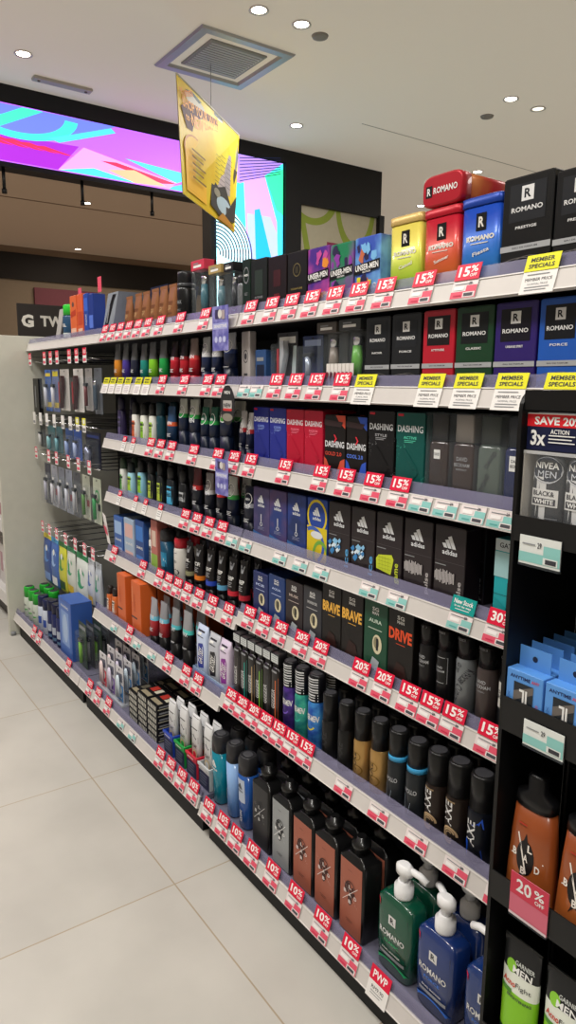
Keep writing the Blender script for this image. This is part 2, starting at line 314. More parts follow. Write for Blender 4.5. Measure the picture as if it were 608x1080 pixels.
# ------------------------------------------------------------------ shelving
SHS = M('6b6a7c', .35); RAILW = M('cfcac6', .4); LIPM = M('8d8aa8', .15, alpha=.42); UND = M('35353a', .6)
BAYS = {'n': (-1.6313, -.634, 'near gondola shelving bay with grey shelves and white price rails'), 'f': (-2.6313, -1.6343, 'middle gondola shelving bay packed with tubes and bottles'), 'p': (-3.60, -2.6343, 'far gondola bay with pegboard hooks and a top shelf')}
TL = math.sin(math.radians(18)); TCc = math.cos(math.radians(18))
def shelf(parent, x0, x1, row, b, deep):
    y = D-OFF[row]; z = RB[b][row]; g = .0015
    s = MB().box(x0+g, x1-g, y+.012, deep, z+.012, z+.03, SHS); s.box(x0+g, x1-g, y+.02, deep, z+.006, z+.0118, UND); o = s.build('shelf', parent)
    r = MB(); q = lambda t, d: (y+t*TL+d*TCc, z+t*TCc-d*TL)
    A, B, C, E_ = q(0, 0), q(.036, 0), q(.036, .006), q(0, .008)
    for (p0, p1, p2, p3, m) in ((A, B, C, E_, RAILW),):
        vs = [(x, *p) for x in (x0+g, x1-g) for p in (p0, p1, p2, p3)]
        r.mesh(vs, [(0, 1, 2, 3), (7, 6, 5, 4), (0, 4, 5, 1), (1, 5, 6, 2), (2, 6, 7, 3), (3, 7, 4, 0)], m)
    for t0 in (.0, .0335): r.mesh([(x, *q(t, d)) for x in (x0+g, x1-g) for t, d in ((t0, -.0015), (t0+.0022, -.0015), (t0+.0022, 0), (t0, 0))], [(0, 1, 2, 3), (7, 6, 5, 4), (0, 4, 5, 1), (1, 5, 6, 2)], M('e4e0dc', .4))
    r.build('price_rail', o)
    l = MB(); vs = [(x, *q(t, d)) for x in (x0+g, x1-g) for t, d in ((.036, .003), (.060, .003), (.060, .005), (.036, .005))]
    l.mesh(vs, [(0, 1, 2, 3), (7, 6, 5, 4), (0, 4, 5, 1), (1, 5, 6, 2), (2, 6, 7, 3), (3, 7, 4, 0)], LIPM); l.build('lip', o)
for b, (x0, x1, lb) in BAYS.items():
    t = thing('gondola_bay', lb, 'shelving', ((x0+x1)/2, 0, 0)); cx = (x0+x1)/2; X0, X1 = x0-cx, x1-cx
    YB = 1.42
    bk = MB().box(X0, X1, YB, YB+.02, 0, 1.43, M('1a1a1e', .6) if b != 'p' else M('29282c', .6))
    bk.build('back_panel', t)
    MB().box(X0+.025, X1-.01, D-.112, YB-.01, 0, .07, M('141416', .6)).build('kick_plate', t)
    for row in ('ABCDEFG' if b != 'p' else 'AG'): shelf(t, X0, X1, row, b, YB)
    if b != 'p':
        for xx in (X0+.004, X1-.016): MB().box(xx, xx+.012, YB-.03, YB-.001, .07, 1.43, M('2a2a2e', .5)).build('upright', t)
    if b == 'n': MB().box(X1+.001, X1+.014, D+.02, YB+.02, 0, 1.46, M('3c3c3e', .5)).build('end_upright', t)
t = thing('end_panel', 'tall cream end panel closing the far end of the shelving', 'panel', (-3.615, 1.1, 0))
MB().box(-.013, .013, D-.155-1.1, YB+.02-1.1, .0, 1.475, M('c9c8bc', .45), .002).build('board', t)
for yy in (D-.14-1.1,): MB().loft([(0, .006, .012), (.02, .006, .012)], GRY, cx=.0195, cy=yy).build('foot', t)
# ------------------------------------------------------------------ products
def carton(t, w, h, d, m, art, side=None, name='carton', bev=.0012, sm=None):
    a = MB().box(-w/2, w/2, -d/2, d/2, 0, h, m, bev); a.art(planar(-d/2), w, h, art)
    a.art(sideR(w/2), d, h, (side or []) + [('r', .02, .985, .98, .99, M('55555a', .5))])
    a.build(name, t)
    f = MB().box(-w/2+.002, w/2-.002, -d/2+.002, d/2-.002, h-.0002, h+.0006, sm or m); f.box(-w/2+.004, w/2-.004, -d/2+.001, -d/2+.002, h-.001, h+.0008, m); f.build('lid_flap', t)
def LINES(u0, u1, v, n, m=GRY, dv=.02, th=.007):
    return [('r', u0, v-i*dv, u1-(.08 if i % 2 else 0), v-i*dv+th, m) for i in range(n)]
def Rlogo(u, v, s, box, m, asp):   # square badge with letter R
    return [('r', u-s/2, v-s*asp/2, u+s/2, v+s*asp/2, box), ('t', 'R', u, v, s*.55, s*asp*.62, m, 0, .03)]
def k_rom(t, w, h, c, sub, c2='0d0d0f', h2=None, title='ROMANO'):
    m = M(c, .32, coat=.3); a = w/h; W1 = M('dcdcdc', .4); col = M(c2, .3)
    art = [('r', .14, .56, .86, .93, col)] + Rlogo(.5, .83, .24, W1, col, a) + [('t', title, .5, .68, .62, .05, W1), ('t', sub, .5, .50, .42, .028, W1), ('r', 0, .27, 1, .33, M('b9bcc0', .35, .4)), ('t', 'EAU DE PARFUM', .5, .30, .5, .016, INK)]
    hl = M(h2 or c, .4); q = M('6e6a68', .4)
    art += [('o', .4, .02, .6, .18, .04, q, 0, 180), ('o', .5, .0, .5, .14, .06, hl, 0, 180), ('o', .6, .02, .5, .19, .03, q, 0, 160)]
    carton(t, w, h, .05, m, art)
def k_tin(t, w, h, c, g, sub, lidc):
    d = .055; m = M(c, .36, .15, coat=.2, h2=g, kind='grad'); pr = [(0, w/2-.002, d/2-.002), (.003, w/2, d/2), (h*.90, w/2, d/2)]
    a = MB(); a.loft(pr, m, n=7, seg=32); W1 = M('e0dcd2', .4)
    mp = facet(pr, 7)
    a.art(mp, w, h, [('r', .40, .60, .66, .80, BLK), ('t', 'R', .53, .70, .14, .12, W1, 0, .03), ('t', 'ROMANO', .52, .52, .70, .06, W1, 0, .05), ('r', .28, .455, .72, .465, W1), ('t', sub, .55, .36, .42, .045, W1, 12)])
    a.build('tin_body', t)
    MB().loft([(h*.885, w/2+.0015, d/2+.0015), (h*.89, w/2+.002, d/2+.002), (h*.985, w/2+.002, d/2+.002), (h, w/2-.003, d/2-.003)], M(lidc, .35, .2), n=7, seg=32).build('lid', t)
def k_dash(t, w, h, c, sp, sub, mode=0):
    if mode == 0:
        m = M(c, .35, kind='speck', h2=sp, scale=90); base = M(c, .35)
        art = [('r', 0, .66, 1, 1, base), ('t', 'DASHING', .5, .80, .9, .085, M('dfe3e8', .4)), ('t', sub, .5, .69, .46, .035, M(sp, .4))] + LINES(.3, .7, .65, 2, M(sp, .5))
        art += [('p', [(.18, .55), (.34, .55), (.82, .3), (.6, .3)], base), ('p', [(.2, .02), (.4, .02), (.85, .27), (.6, .27)], base), ('p', [(.06, .955), (.26, .955), (.26, .985), (.06, .985)], M('c81f35', .4))]
        m = m
    else:
        m = M('15100f', .35); acc = M(c, .35, kind='speck', h2='ffffff', scale=60)
        art = [('t', 'DASHING', .5, .55, .92, .10, M('e2e4e8', .4)), ('t', sub, .44, .40, .8, .06, M(sp, .4)), ('p', [(.55, 1), (1, 1), (1, .8), (.85, .85), (.7, .9)], M(c, .35)), ('p', [(0, 0), (.46, .02), (.12, .3), (0, .34)], M(c, .35)), ('p', [(1, 0), (.54, .02), (.8, .3), (1, .34)], M(c, .35)), ('p', [(0, .84), (.8, .82), (.9, .9), (0, .93)], M('3a2a2c', .4)), ('p', [(.46, .7), (.52, .7), (.62, .64), (.52, .58), (.46, .58), (.55, .64)], M('d83040', .4))]
    carton(t, w, h, .045, m, art, sm=M(c if mode == 0 else '15100f', .4))
def k_adi(t, w, h, mode):
    W1 = M('dde0e4', .4)
    if mode in ('violet', 'violet2', 'blue', 'yellow'):
        m = {'violet': M('3a3a66', .35, kind='blend', h2='5a4a74', scale=14), 'violet2': M('283a78', .35, kind='blend', h2='56406c', scale=16), 'blue': M('20305f', .35, kind='blend', h2='2b3f86', scale=18), 'yellow': M('24459c', .35)}[mode]
        art = []
        if mode == 'yellow': art = [('r', 0, 0, 1, .55, M('d8c022', .4)), ('o', .5, .72, .5, .27, .16, M('d8c022', .4)), ('o', .3, .25, .6, .3, .2, M('3d62b8', .4), -60, 120), ('o', .7, .1, .4, .25, .25, M('6fa844', .4)), ('e', .5, .42, .3, .06, W1)]
        art += [('adi', .5, .73, .36, W1)]
        if mode != 'yellow': art += [('r', .48, .38, .52, .52, W1), ('o', .5, .34, .08, .035, .3, W1), ('p', [(0, .2), (1, .12), (1, 0), (0, 0)], M('3a6aa8', .4))] + LINES(.3, .7, .28, 3, M('8f93b8', .4))
    else:
        m = M('241c20', .28, coat=.3); col, word = {'ice': ('5aa6dd', 'ice'), 'game': ('c8d636', 'game'), 'pulse': ('b9b4b4', 'pulse')}[mode]; c = M(col, .4)
        art = [('adi', .5, .73, .42, W1), ('r', .02, .55, .98, .556, M('4a4448', .4)), ('r', .04, .50, .4, .512, GRY), ('t', word, .86, .2, .56, .09, c, 90)]
        if mode == 'ice':
            random.seed(3)
            for i in range(16):
                u, v, s = .38+random.uniform(-.3, .26), .32+random.uniform(-.11, .11), random.uniform(.05, .12)
                art.append(('p', [(u-s, v), (u, v-s*.4), (u+s*.8, v+.01), (u+.02, v+s*.5)], M(random.choice(('8cc4ea', '3c86c4', 'dfeefa')), .4)))
        elif mode == 'game':
            art += [('p', [(.04, .2), (.62, .16), (.72, .38), (.64, .44), (.12, .40), (.02, .34)], c)] + [('r', .1, .22+i*.05, .62, .224+i*.05, M('8c9a28', .4)) for i in range(4)] + [('r', .16+i*.12, .2, .165+i*.12, .4, M('8c9a28', .4)) for i in range(4)]
        else:
            for i in range(15):
                hh = .03+.05*abs(math.sin(i*1.9))*(1-abs(i-7)/11)+.02; art.append(('r', .04+i*.045, .36-hh, .07+i*.045, .36+hh, c))
    carton(t, w, h, .045, m, art)
def k_sg(t, w, h, c, title, tc, pic=1):
    m = M(c, .35) if pic else M('120e0d', .32)
    art = [('t', 'SG', .5, .90, .28, .05, WHT), ('t', 'MAN', .5, .845, .28, .04, WHT)]
    if pic: art += [('t', title, .5, .74, .55, .05, M(tc, .4)), ('e', .6, .44, .2, .13, M('d8cfae', .4)), ('e', .57, .46, .12, .08, M('8a8468', .4)), ('r', .56, .36, .66, .52, M('24262a', .35)), ('r', .2, .63, .8, .64, M(tc, .4)), ('p', [(.3, .12), (.62, .08), (.72, .22), (.42, .26)], M('a9b2b8', .4))]
    else: art += [('t', title, .5, .68, .92, .15, M(tc, .4), 0, .04)] + LINES(.34, .7, .56, 1, M(tc, .4)) + [('p', [(.1, .02), (.9, .02), (.7, .3), (.4, .34)], M('2c1512', .4))]
    carton(t, w, h, .05, m, art)
def k_can(t, w, h, body, cap, art, capf=.36, ring=None, capart=None, neck=True):
    r = w/2*.98; hb = h*(1-capf)
    pr = [(0, r*.92, r*.92), (.003, r, r), (hb-.008, r, r), (hb-.001, r*.90, r*.90), (hb, r*.86, r*.86)]
    b = MB().loft(pr, body, n=2, seg=28)
    b.art(facet(pr, 2), 2*r, hb, art); b.build('can_body', t)
    c = [(hb+.0005, r*.93, r*.93), (h-.006, r*.93, r*.93), (h-.001, r*.86, r*.86), (h, r*.7, r*.7)]
    k = MB().loft(c, cap, n=2, seg=28); k.loft([(h, r*.68, r*.68), (h+.0008, r*.66, r*.66)], M('3a3a3e', .5), seg=24)
    if ring: k.loft([(hb+.001, r*.95, r*.95), (hb+.012, r*.95, r*.95)], ring, seg=28)
    if capart: k.art(facet(c, 2), 2*r, h, capart)
    k.build('cap', t)
def AXE(mode):
    W1 = M('e0e0e0', .35)
    if mode == 'gold': return [('t', 'AXE', .36, .5, 1.0, .16, M('3a2a12', .4), 90), ('o', .6, .3, .3, .12, .2, M('7a5a24', .4)), ('o', .55, .62, .25, .1, .2, M('8f6d30', .4)), ('o', .45, .12, .3, .08, .2, M('7a5a24', .4))]
    if mode == 'brown': return [('t', 'AXE', .40, .66, 1.0, .19, W1, 90)] + [('o', .5, .24, .36-i*.1, .17-i*.045, .22, M('bfa27c', .4), 20*i, 290+20*i) for i in range(3)] + [('r', .2, .9, .7, .93, M('8a7458', .4))]
    if mode == 'blue': return [('t', 'AXE', .42, .56, 1.0, .19, W1, 90), ('p', [(.1, .95), (.85, .9), (.9, .7), (.7, .78), (.5, .72)], M('1c55d0', .35)), ('p', [(.05, .1), (.3, .05), (.32, .35), (.2, .4), (.1, .32)], M('1c55d0', .35)), ('p', [(.55, .06), (.9, .1), (.85, .3)], M('16388c', .35))]
    if mode == 'black': return [('t', 'AXE', .3, .5, .9, .17, W1, 90), ('r', .2, .8, .4, .86, RED)]
def k_tube(t, w, h, cap, bands, art=(), capf=.22, wide=1.15, d=.032):
    """standing tube: cap at the foot, flat crimp at the head; bands = [(v0, v1, mat)] from the foot"""
    W = w*wide/2; c = h*capf
    MB().loft([(0, W*.80, d*.45), (.003, W*.84, d*.5), (c, W*.84, d*.5)], cap, n=2.6, seg=24).build('cap', t)
    vs = sorted({0, .5, .93, 1.} | {b for x in bands for b in x[:2]})
    pr = [(c+.0005+(h-c)*v, W*(.88+.12*v), d*.5*(1-v**2.2)+.0012) for v in vs]; pr.append((h+.0006, W, .0012))
    mats = []
    for v in vs: mats.append(next((m for a, b_, m in bands if a <= v < b_), bands[-1][2]))
    mats = mats[:len(pr)-1]
    b = MB().loft(pr, None, n=2.2, seg=24, mats=mats); b.art(facet(pr, 2.2), 2*W, h, art); b.build('tube_body', t)
    MB().box(-W*.98, W*.98, -.0016, .0016, h-.010, h-.002, mats[-1]).build('crimp', t)
def k_roll(t, w, h, body, cap, art=(), capf=.3, d=.03):
    W = w/2*1.1; hb = h*(1-capf)
    pr = [(0, W*.9, d*.45), (.004, W, d*.5), (hb*.6, W*.95, d*.48), (hb-.004, W*.86, d*.46), (hb, W*.7, d*.4)]
    b = MB().loft(pr, body, n=2.4, seg=24); b.art(facet(pr, 2.4), 2*W, h, art); b.build('bottle_body', t)
    MB().loft([(hb+.0005, W*.72, d*.42), (h*.9, W*.72, d*.42), (h*.97, W*.6, d*.36), (h, W*.3, d*.2)], cap, n=2.2, seg=24).build('cap', t)
def k_gel(t, w, h, body, art=(), cap=None):
    W = w/2*1.05; d = .05; hb = h*.76; cap = cap or M('2c2c2f', .35)
    pr = [(0, W*.75, d*.35), (.006, W*.9, d*.45), (hb*.5, W*.93, d*.46), (hb, W*1.0, d*.5)]
    b = MB().loft(pr, body, n=2.5, seg=28); b.art(facet(pr, 2.5), 2*W, hb, art); b.build('bottle_body', t)
    MB().loft([(hb+.0005, W, d*.5), (h-.012, W*.98, d*.49), (h-.002, W*.86, d*.42), (h, W*.8, d*.38)], cap, n=2.5, seg=28).loft([(h, W*.6, d*.28), (h+.0015, W*.5, d*.22)], M('4a4a4e', .35), n=2.5).build('cap', t)
def k_flask(t, w, h, face, ink, dens=1):
    d = .055; k = M('101011', .3, coat=.3); hb = h*.80
    pr = [(0, w/2-.002, d/2-.002), (.004, w/2, d/2), (hb-.006, w/2, d/2), (hb, w/2-.01, d/2-.008), (hb+.008, .02, .018)]
    a = MB().loft(pr, k, n=9, seg=36); A = [('r', .07, .03, .93, .955, face)]
    random.seed(int(w*9999)); cx, cy_ = .5, .56
    for i in range(9):
        u, v, r = cx+random.uniform(-.14, .14), cy_+random.uniform(-.1, .1), random.uniform(.05, .11)
        A.append(('p', [(u+r*math.cos(q)*random.uniform(.5, 1.1), v+r*.6*math.sin(q)*random.uniform(.5, 1.1)) for q in [j*math.pi/4 for j in range(8)]], ink[0]))
    A += [('o', cx, cy_+.05, .22, .11, .12, ink[0], 20, 200)]
    for s in (1, -1): A.append(('p', [(cx-.3, cy_-s*.13), (cx-.29, cy_-s*.13-.006), (cx+.3, cy_+s*.13), (cx+.29, cy_+s*.13+.006)], ink[1]))
    for l, u, v in (('B', -.2, 0), ('L', 0, .085), ('A', .0, -.01), ('D', .22, -.01), ('B', 0, -.1)): A.append(('t', l, cx+u, cy_+v, .1, .045, ink[1], 0, .03))
    A += [('r', .36, .22, .64, .226, ink[0]), ('r', .4, .2, .6, .206, ink[0]), ('r', .42, .86, .58, .865, ink[0])]
    a.art(facet(pr, 9), w, hb, A); a.build('bottle_body', t)
    MB().loft([(hb+.0085, .017, .017), (hb+.02, .017, .017), (hb+.022, .021, .021), (h-.012, .021, .021), (h-.010, .012, .012), (h, .010, .010)], k, seg=20).build('cap', t)
def k_pump(t, w, h, c, c2, sub, rot=0):
    d = .06; m = M(c, .2, coat=.4, spec=.6); hb = .166
    pr = [(0, w/2*.86, d*.42), (.006, w/2*.93, d*.48), (hb*.5, w/2, d*.5), (hb-.012, w/2*.98, d*.48), (hb-.003, w/2*.8, d*.36), (hb, .022, .02)]
    a = MB().loft(pr, m, n=4.5, seg=36); W1 = M('dedede', .4); lb = M('16181c', .4)
    a.art(facet(pr, 4.5), w, hb, [('p', [(.12, .22), (.88, .26), (.90, .86), (.10, .86)], lb)] + Rlogo(.5, .73, .2, W1, lb, w/hb) + [('t', 'ROMANO', .5, .53, .7, .075, W1), ('t', sub, .5, .43, .4, .04, M(c2, .4)), ('t', 'DUAL SHOWER', .5, .31, .5, .025, W1), ('r', .18, .23, .86, .27, SIL), ('o', .5, .1, .46, .1, .2, M(c2, .3), 10, 170), ('p', [(.04, .90), (.14, .90), (.14, .82)], RED)])
    a.build('bottle_body', t)
    o = MB().loft([(hb+.0005, .019, .019), (hb+.004, .0195, .0195), (hb+.024, .0195, .0195), (hb+.028, .013, .013), (hb+.034, .013, .013)], M('e9e9ea', .3), seg=24); o.build('pump_collar', t)
    ca, sa = math.cos(rot), math.sin(rot); W_ = M('efeff0', .28)
    n = MB().loft([(hb+.0345, .009, .009), (hb+.048, .010, .010), (hb+.05, .020, .014), (hb+.064, .020, .014), (hb+.07, .012, .009)], W_, seg=20)
    P = [Vector((ca*x, sa*x, hb+z)) for x, z in ((0, .058), (.018, .061), (.036, .060), (.052, .053))]
    n.tube([P[0], P[1], P[2], P[3]], .0068, W_, 10); n.build('pump_nozzle', t)
def k_frag(t, w, h, c, cap, art=()):
    d = .03; hb = h*.68
    pr = [(0, w/2-.001, d/2-.001), (.003, w/2, d/2), (hb-.008, w/2, d/2), (hb, w/2*.8, d/2*.8)]
    a = MB().loft(pr, M(c, .12, coat=.6), n=6, seg=32); a.art(facet(pr, 6), w, hb, art); a.build('bottle_body', t)
    MB().loft([(hb+.0005, w/2*.86, d/2*.86), (h-.002, w/2*.86, d/2*.86), (h, w/2*.8, d/2*.8)], M(cap, .3, .2), n=6, seg=32).build('cap', t)
    MB().box(-w/2-.003, w/2+.003, -d/2-.004, d/2+.004, 0, h+.002, CLEAR).build('clear_case', t)
def k_pouch(t, w, h, c, art=(), d=.03):
    m = M(c, .4); R = []; n = 16
    for z, f in ((0, .8), (.01, 1.), (h*.4, 1.), (h*.8, .5), (h*.95, .08), (h, .06)):
        R.append([(w/2*.94*math.copysign(abs(math.cos(a*2*math.pi/n))**.6, math.cos(a*2*math.pi/n)), d/2*f*math.sin(a*2*math.pi/n), z) for a in range(n)])
    a = MB().rings(R, m); pr = [(0, w/2, d*.4), (.01, w/2, d/2), (h*.4, w/2, d/2), (h*.8, w/2, d*.25), (h, w/2, d*.03)]
    a.art(facet(pr, 2.5), w*.9, h, art); a.build('pouch_body', t)
    MB().box(-w/2*.94, w/2*.94, -.0012, .0012, h*.965, h+.006, M(c, .5)).build('seal', t)
def k_blister(t, w, h, card, inner, art=(), d=.03, hole=True, shape='razor', bub=.0):
    a = MB().box(-w/2, w/2, d*.45, d*.5, 0, h, card, .0004); a.art(planar(d*.45), w, h, list(art)+([('e', .5, .95, .06*h/w*.5, .02, BLK)] if hole else [])); a.build('backing_card', t)
    if shape == 'razor':
        q = MB().tube([(0, 0, h*.12), (w*.05, -.002, h*.4), (0, -.001, h*.58)], w*.09, inner, 10); q.box(-w*.2, w*.2, -.006, .006, h*.58, h*.66, M('30343a', .3), .002); q.build('razor', t)
    elif shape == 'trimmer':
        q = MB().loft([(h*.1, w*.12, d*.22), (h*.3, w*.17, d*.28), (h*.6, w*.14, d*.24), (h*.64, w*.10, d*.2)], inner, seg=16); q.loft([(h*.64, w*.12, d*.2), (h*.72, w*.12, d*.16)], CHROME, seg=16); q.build('trimmer', t)
    elif shape == 'knife':
        q = MB().rings([[(x0+dx, y, z) for dx, y in ((0, -.008), (w*.18, -.008), (w*.18, .008), (0, .008))] for z, x0 in ((h*.06, -w*.26), (h*.3, -w*.16), (h*.6, -w*.02), (h*.84, -w*.06))], inner, smooth=False)
        q.box(-w*.16, -w*.05, -.0095, -.0085, h*.2, h*.7, M('a01a28', .3)); q.build('razor', t)
    b = MB().box(-w*.42, w*.42, -d*.5, d*.44, h*.06, h*.80, CLEAR, .004); b.build('bubble', t)
def k_bag(t, w, h, m, head, art=(), d=.03):
    R = []; n = 16
    for z, f, g in ((0, .1, .9), (h*.08, .7, .96), (h*.4, 1, 1.02), (h*.75, .6, .98), (h*.92, .1, .95)):
        R.append([(w/2*g*math.copysign(abs(math.cos(a*2*math.pi/n))**.5, math.cos(a*2*math.pi/n)), d/2*f*math.sin(a*2*math.pi/n), z) for a in range(n)])
    a = MB().rings(R, m); pr = [(0, w/2, d*.1), (h*.08, w/2, d*.35), (h*.4, w/2*1.02, d/2), (h*.75, w/2, d*.3), (h, w/2, d*.05)]
    a.art(facet(pr, 2.5), w, h, art); a.build('bag_body', t)
    c = MB().box(-w/2*.95, w/2*.95, -.002, .002, h*.9, h*1.0, head, .0006); c.art(planar(-.002), w, h, [('e', .5, .955, .05, .012, BLK)]); c.build('header', t)
def k_win(t, w, h, c, inner, head, hasring=0):
    """tall window pack: dark tray with a trimmer behind clear plastic"""
    a = MB().box(-w/2, w/2, .012, .02, 0, h, M(c, .35), .001).box(-w/2, w/2, -.02, .02, 0, h*.12, M(c, .35), .001); a.art(planar(-.02), w, h, LINES(.15, .8, .09, 3, GRY, .025, .01)); a.build('tray', t)
    q = MB().loft([(h*.16, w*.16, .008), (h*.4, w*.2, .011), (h*.62, w*.15, .009)], inner, seg=16, cx=w*.05); q.loft([(h*.62, w*.15, .009), (h*.74, w*.18, .008), (h*.76, w*.1, .006)], CHROME, seg=16, cx=w*.05); q.build('trimmer', t)
    e = MB().box(-w/2, w/2, -.021, .021, h*.84, h, M(head, .35), .001); e.art(planar(-.021), w, h, [('r', .2, .88, .8, .92, WHT), ('r', .2, .935, .6, .955, GRY)]); e.build('header_card', t)
    MB().box(-w/2+.001, w/2-.001, -.0195, .0118, h*.121, h*.839, CLEAR).build('window', t)
def k_slant(t, w, h, acc):
    """dark slim spray with silver cap and accent side panel"""
    W = w/2; d = .034; hb = h*.80
    pr = [(0, W*.9, d*.45), (.003, W, d*.5), (hb-.01, W, d*.5), (hb, W*.8, d*.4)]
    a = MB().loft(pr, M('191617', .3, coat=.3), n=5, seg=28)
    a.art(facet(pr, 5), 2*W, hb, [('t', 'GEEZER', .34, .45, 1.5, .11, M('cfcfcf', .35), 90), ('p', [(.6, .05), (.94, .05), (.94, .85), (.6, .78)], M(acc, .35)), ('r', .1, .92, .8, .95, GRY)]); a.build('can_body', t)
    c = MB().loft([(hb+.0005, W*.8, d*.4), (h*.86, W*.8, d*.4), (h*.861, W*.9, d*.46), (h-.002, W*.9, d*.46), (h, W*.7, d*.36)], M('17171a', .3), n=5, seg=28)
    c.art(planar(-d*.47), 2*W*.9, h, [('r', .0, .875, 1.0, .985, M('cdd2d2', .35))] + [('r', .1, .90+i*.03, .85, .91+i*.03, M('9aa0a0', .4)) for i in range(3)]); c.build('cap', t)
def k_gt(t, w, h, c, ink, word='GATSBY'):
    W = w/2; pr = [(0, W*.94, .012), (.004, W, .0135), (h*.84, W, .0135), (h*.9, W*.98, .008), (h, W*.98, .001)]
    a = MB().loft(pr, M(c, .3), n=4, seg=24); a.art(facet(pr, 4), 2*W, h, [('p', [(.2, .3), (.3, .2), (.8, .24), (.84, .62), (.74, .7), (.3, .66)], M(ink, .35)), ('t', word, .52, .45, .8, .17, WHT, 80), ('r', .2, .8, .8, .92, M('30303a', .4)), ('r', .28, .84, .6, .88, WHT)])
    a.build('tube_body', t); MB().box(-W, W, -.0012, .0012, h*.94, h+.001, M(c, .3)).build('hang_tab', t)
def k_tray(t, w, h, c):
    tw = w; tr = MB(); th = .07; d = .07; wl = .002; m = M(c, .35)
    for x0, x1, y0, y1 in ((-tw/2, tw/2, -d/2, -d/2+wl), (-tw/2, tw/2, d/2-wl, d/2), (-tw/2, -tw/2+wl, -d/2+wl, d/2-wl), (tw/2-wl, tw/2, -d/2+wl, d/2-wl)): tr.box(x0, x1, y0, y1, 0, th, m)
    tr.box(-tw/2, tw/2, -d/2, d/2, -.0001, .002, m); tr.art(planar(-d/2), tw, th, [('r', 0, 0, 1, .72, M('1b2040', .35))]+LINES(.12, .8, .55, 4, M('9aa0b4', .5), .12, .03)+[('r', .1, .8, .7, .9, WHT)])
    tr.box(-tw/2-.003, tw/2+.003, -d/2-.003, -d/2, th-.008, th, m); tr.box(tw/2, tw/2+.003, -d/2, d/2, th-.008, th, m); tr.build('display_tray', t)
    for i in range(2):
        y = -d/2+.020+i*.026; W = tw*.36; pr = [(.0025, W, .009), (h*.86, W, .009), (h*.95, W, .005), (h, W, .001)]
        b = MB().loft(pr, M('dfe0e2', .3), n=4, seg=24, cy=y); mp = facet(pr, 4, cy=y)
        b.art(mp, 2*W, h, [('r', .02, .78, .98, .97, M('23252c', .4)), ('p', [(.05, .56), (.95, .56), (.95, .68), (.6, .63), (.35, .69), (.05, .63)], M('2e3342', .4)), ('t', 'GATSBY', .5, .73, .85, .06, WHT), ('t', 'CLAY', .5, .5, .6, .05, INK), ('e', .5, .36, .34, .08, M('cbb894', .4)), ('e', .5, .36, .22, .05, M(c, .4))])
        b.build('sachet_box', t)
def GEN_TUBE(c1, c2, cap, band=None, word=None, capf=.22, wc='e0e2e6', circ=None, b0=.42, b1=.54):
    B = [(0, b0, M(c1, .35)), (b0, b1, M(band or c1, .35)), (b1, 1.01, M(c2, .35))]
    A = []
    if word: A += [('t', word, .5, .62, .62, .075, M(wc, .4))]
    if circ: A += [('e', .5, .76, .36, .11, M(circ, .4)), ('o', .5, .76, .38, .12, .12, WHT), ('t', 'MEN', .5, .76, .4, .045, WHT)]
    A += LINES(.25, .75, .36, 3, M(wc, .5), .028, .012)
    return lambda t, w, h: k_tube(t, w, h, M(cap, .35), B, A, capf)
def V_TUBE(word, band, c='151214'):
    return lambda t, w, h: k_tube(t, w, h, M('0e0e10', .3), [(0, .1, M(c, .35)), (.1, .22, M(band, .35)), (.22, 1.01, M(c, .35))], [('t', word, .5, .62, .7, .07, WHT), ('p', [(.2, .92), (.8, .92), (.62, .78), (.38, .78)], M('a8abb0', .3, .4)), ('t', 'MEN', .5, .87, .3, .04, INK)]+LINES(.25, .75, .53, 3, M('9a9a9e', .5), .035, .015)+LINES(.3, .7, .40, 1, M(band, .5)), capf=.2)
def BOT(c, cap, lab, word='', lo=.15, hi=.55, ink='202428'):
    return lambda t, w, h: k_roll(t, w, h, M(c, .3), M(cap, .35), [('r', .08, lo, .92, hi, M(lab, .4)), ('r', .15, hi-.1, .85, hi-.04, M(ink, .4))]+([('t', word, .5, (lo+hi)/2, .7, .06, M(ink, .4))] if word else [])+LINES(.22, .78, hi-.16, 3, M(ink, .5), .035, .012))
def COMIC(bg, c2, c3, acc):
    def f(t, w, h):
        random.seed(int(bg, 16) % 97); art = []
        for i in range(11):
            u, v = random.uniform(.1, .9), random.choice((random.uniform(.62, .92), random.uniform(.08, .32))); r = random.uniform(.08, .2)
            art.append(('p', [(min(.99, max(.01, u+r*math.cos(q)*random.uniform(.3, 1.2))), min(.99, max(.01, v+r*math.sin(q)*random.uniform(.3, 1.)))) for q in [j*math.pi/3.5 for j in range(7)]], M(random.choice((c2, c3, '2a2348', c2)), .4)))
        if acc: art += [('o', .4, .3, .28, .2, .45, M(acc, .4), 180, 360), ('p', [(.12, .3), (.26, .3), (.26, .36), (.12, .36)], M(acc, .4)), ('o', .82, .2, .06, .045, .4, WHT)]
        art += [('p', [(0, .40), (1, .46), (1, .62), (0, .56)], BLK), ('t', 'UNSER-MEN', .5, .52, .9, .10, WHT, 3, .03), ('t', 'EDITION', .5, .44, .3, .03, WHT, 3)]
        carton(t, w, h, .05, M(bg, .35, kind='blend', h2=c2, scale=12), art, sm=M('161618', .4))
    return f
def CART(c, art=(), d=.05, c2=None): return lambda t, w, h: carton(t, w, h, d, M(c, .35), list(art))
EMB = [('o', .5, .72, .34, .15, .15, GRY), ('t', 'MEN', .5, .72, .5, .04, WHT)]
F = lambda fn, *a, **k: (lambda t, w, h: fn(t, w, h, *a, **k))
LBLK = '17181a'
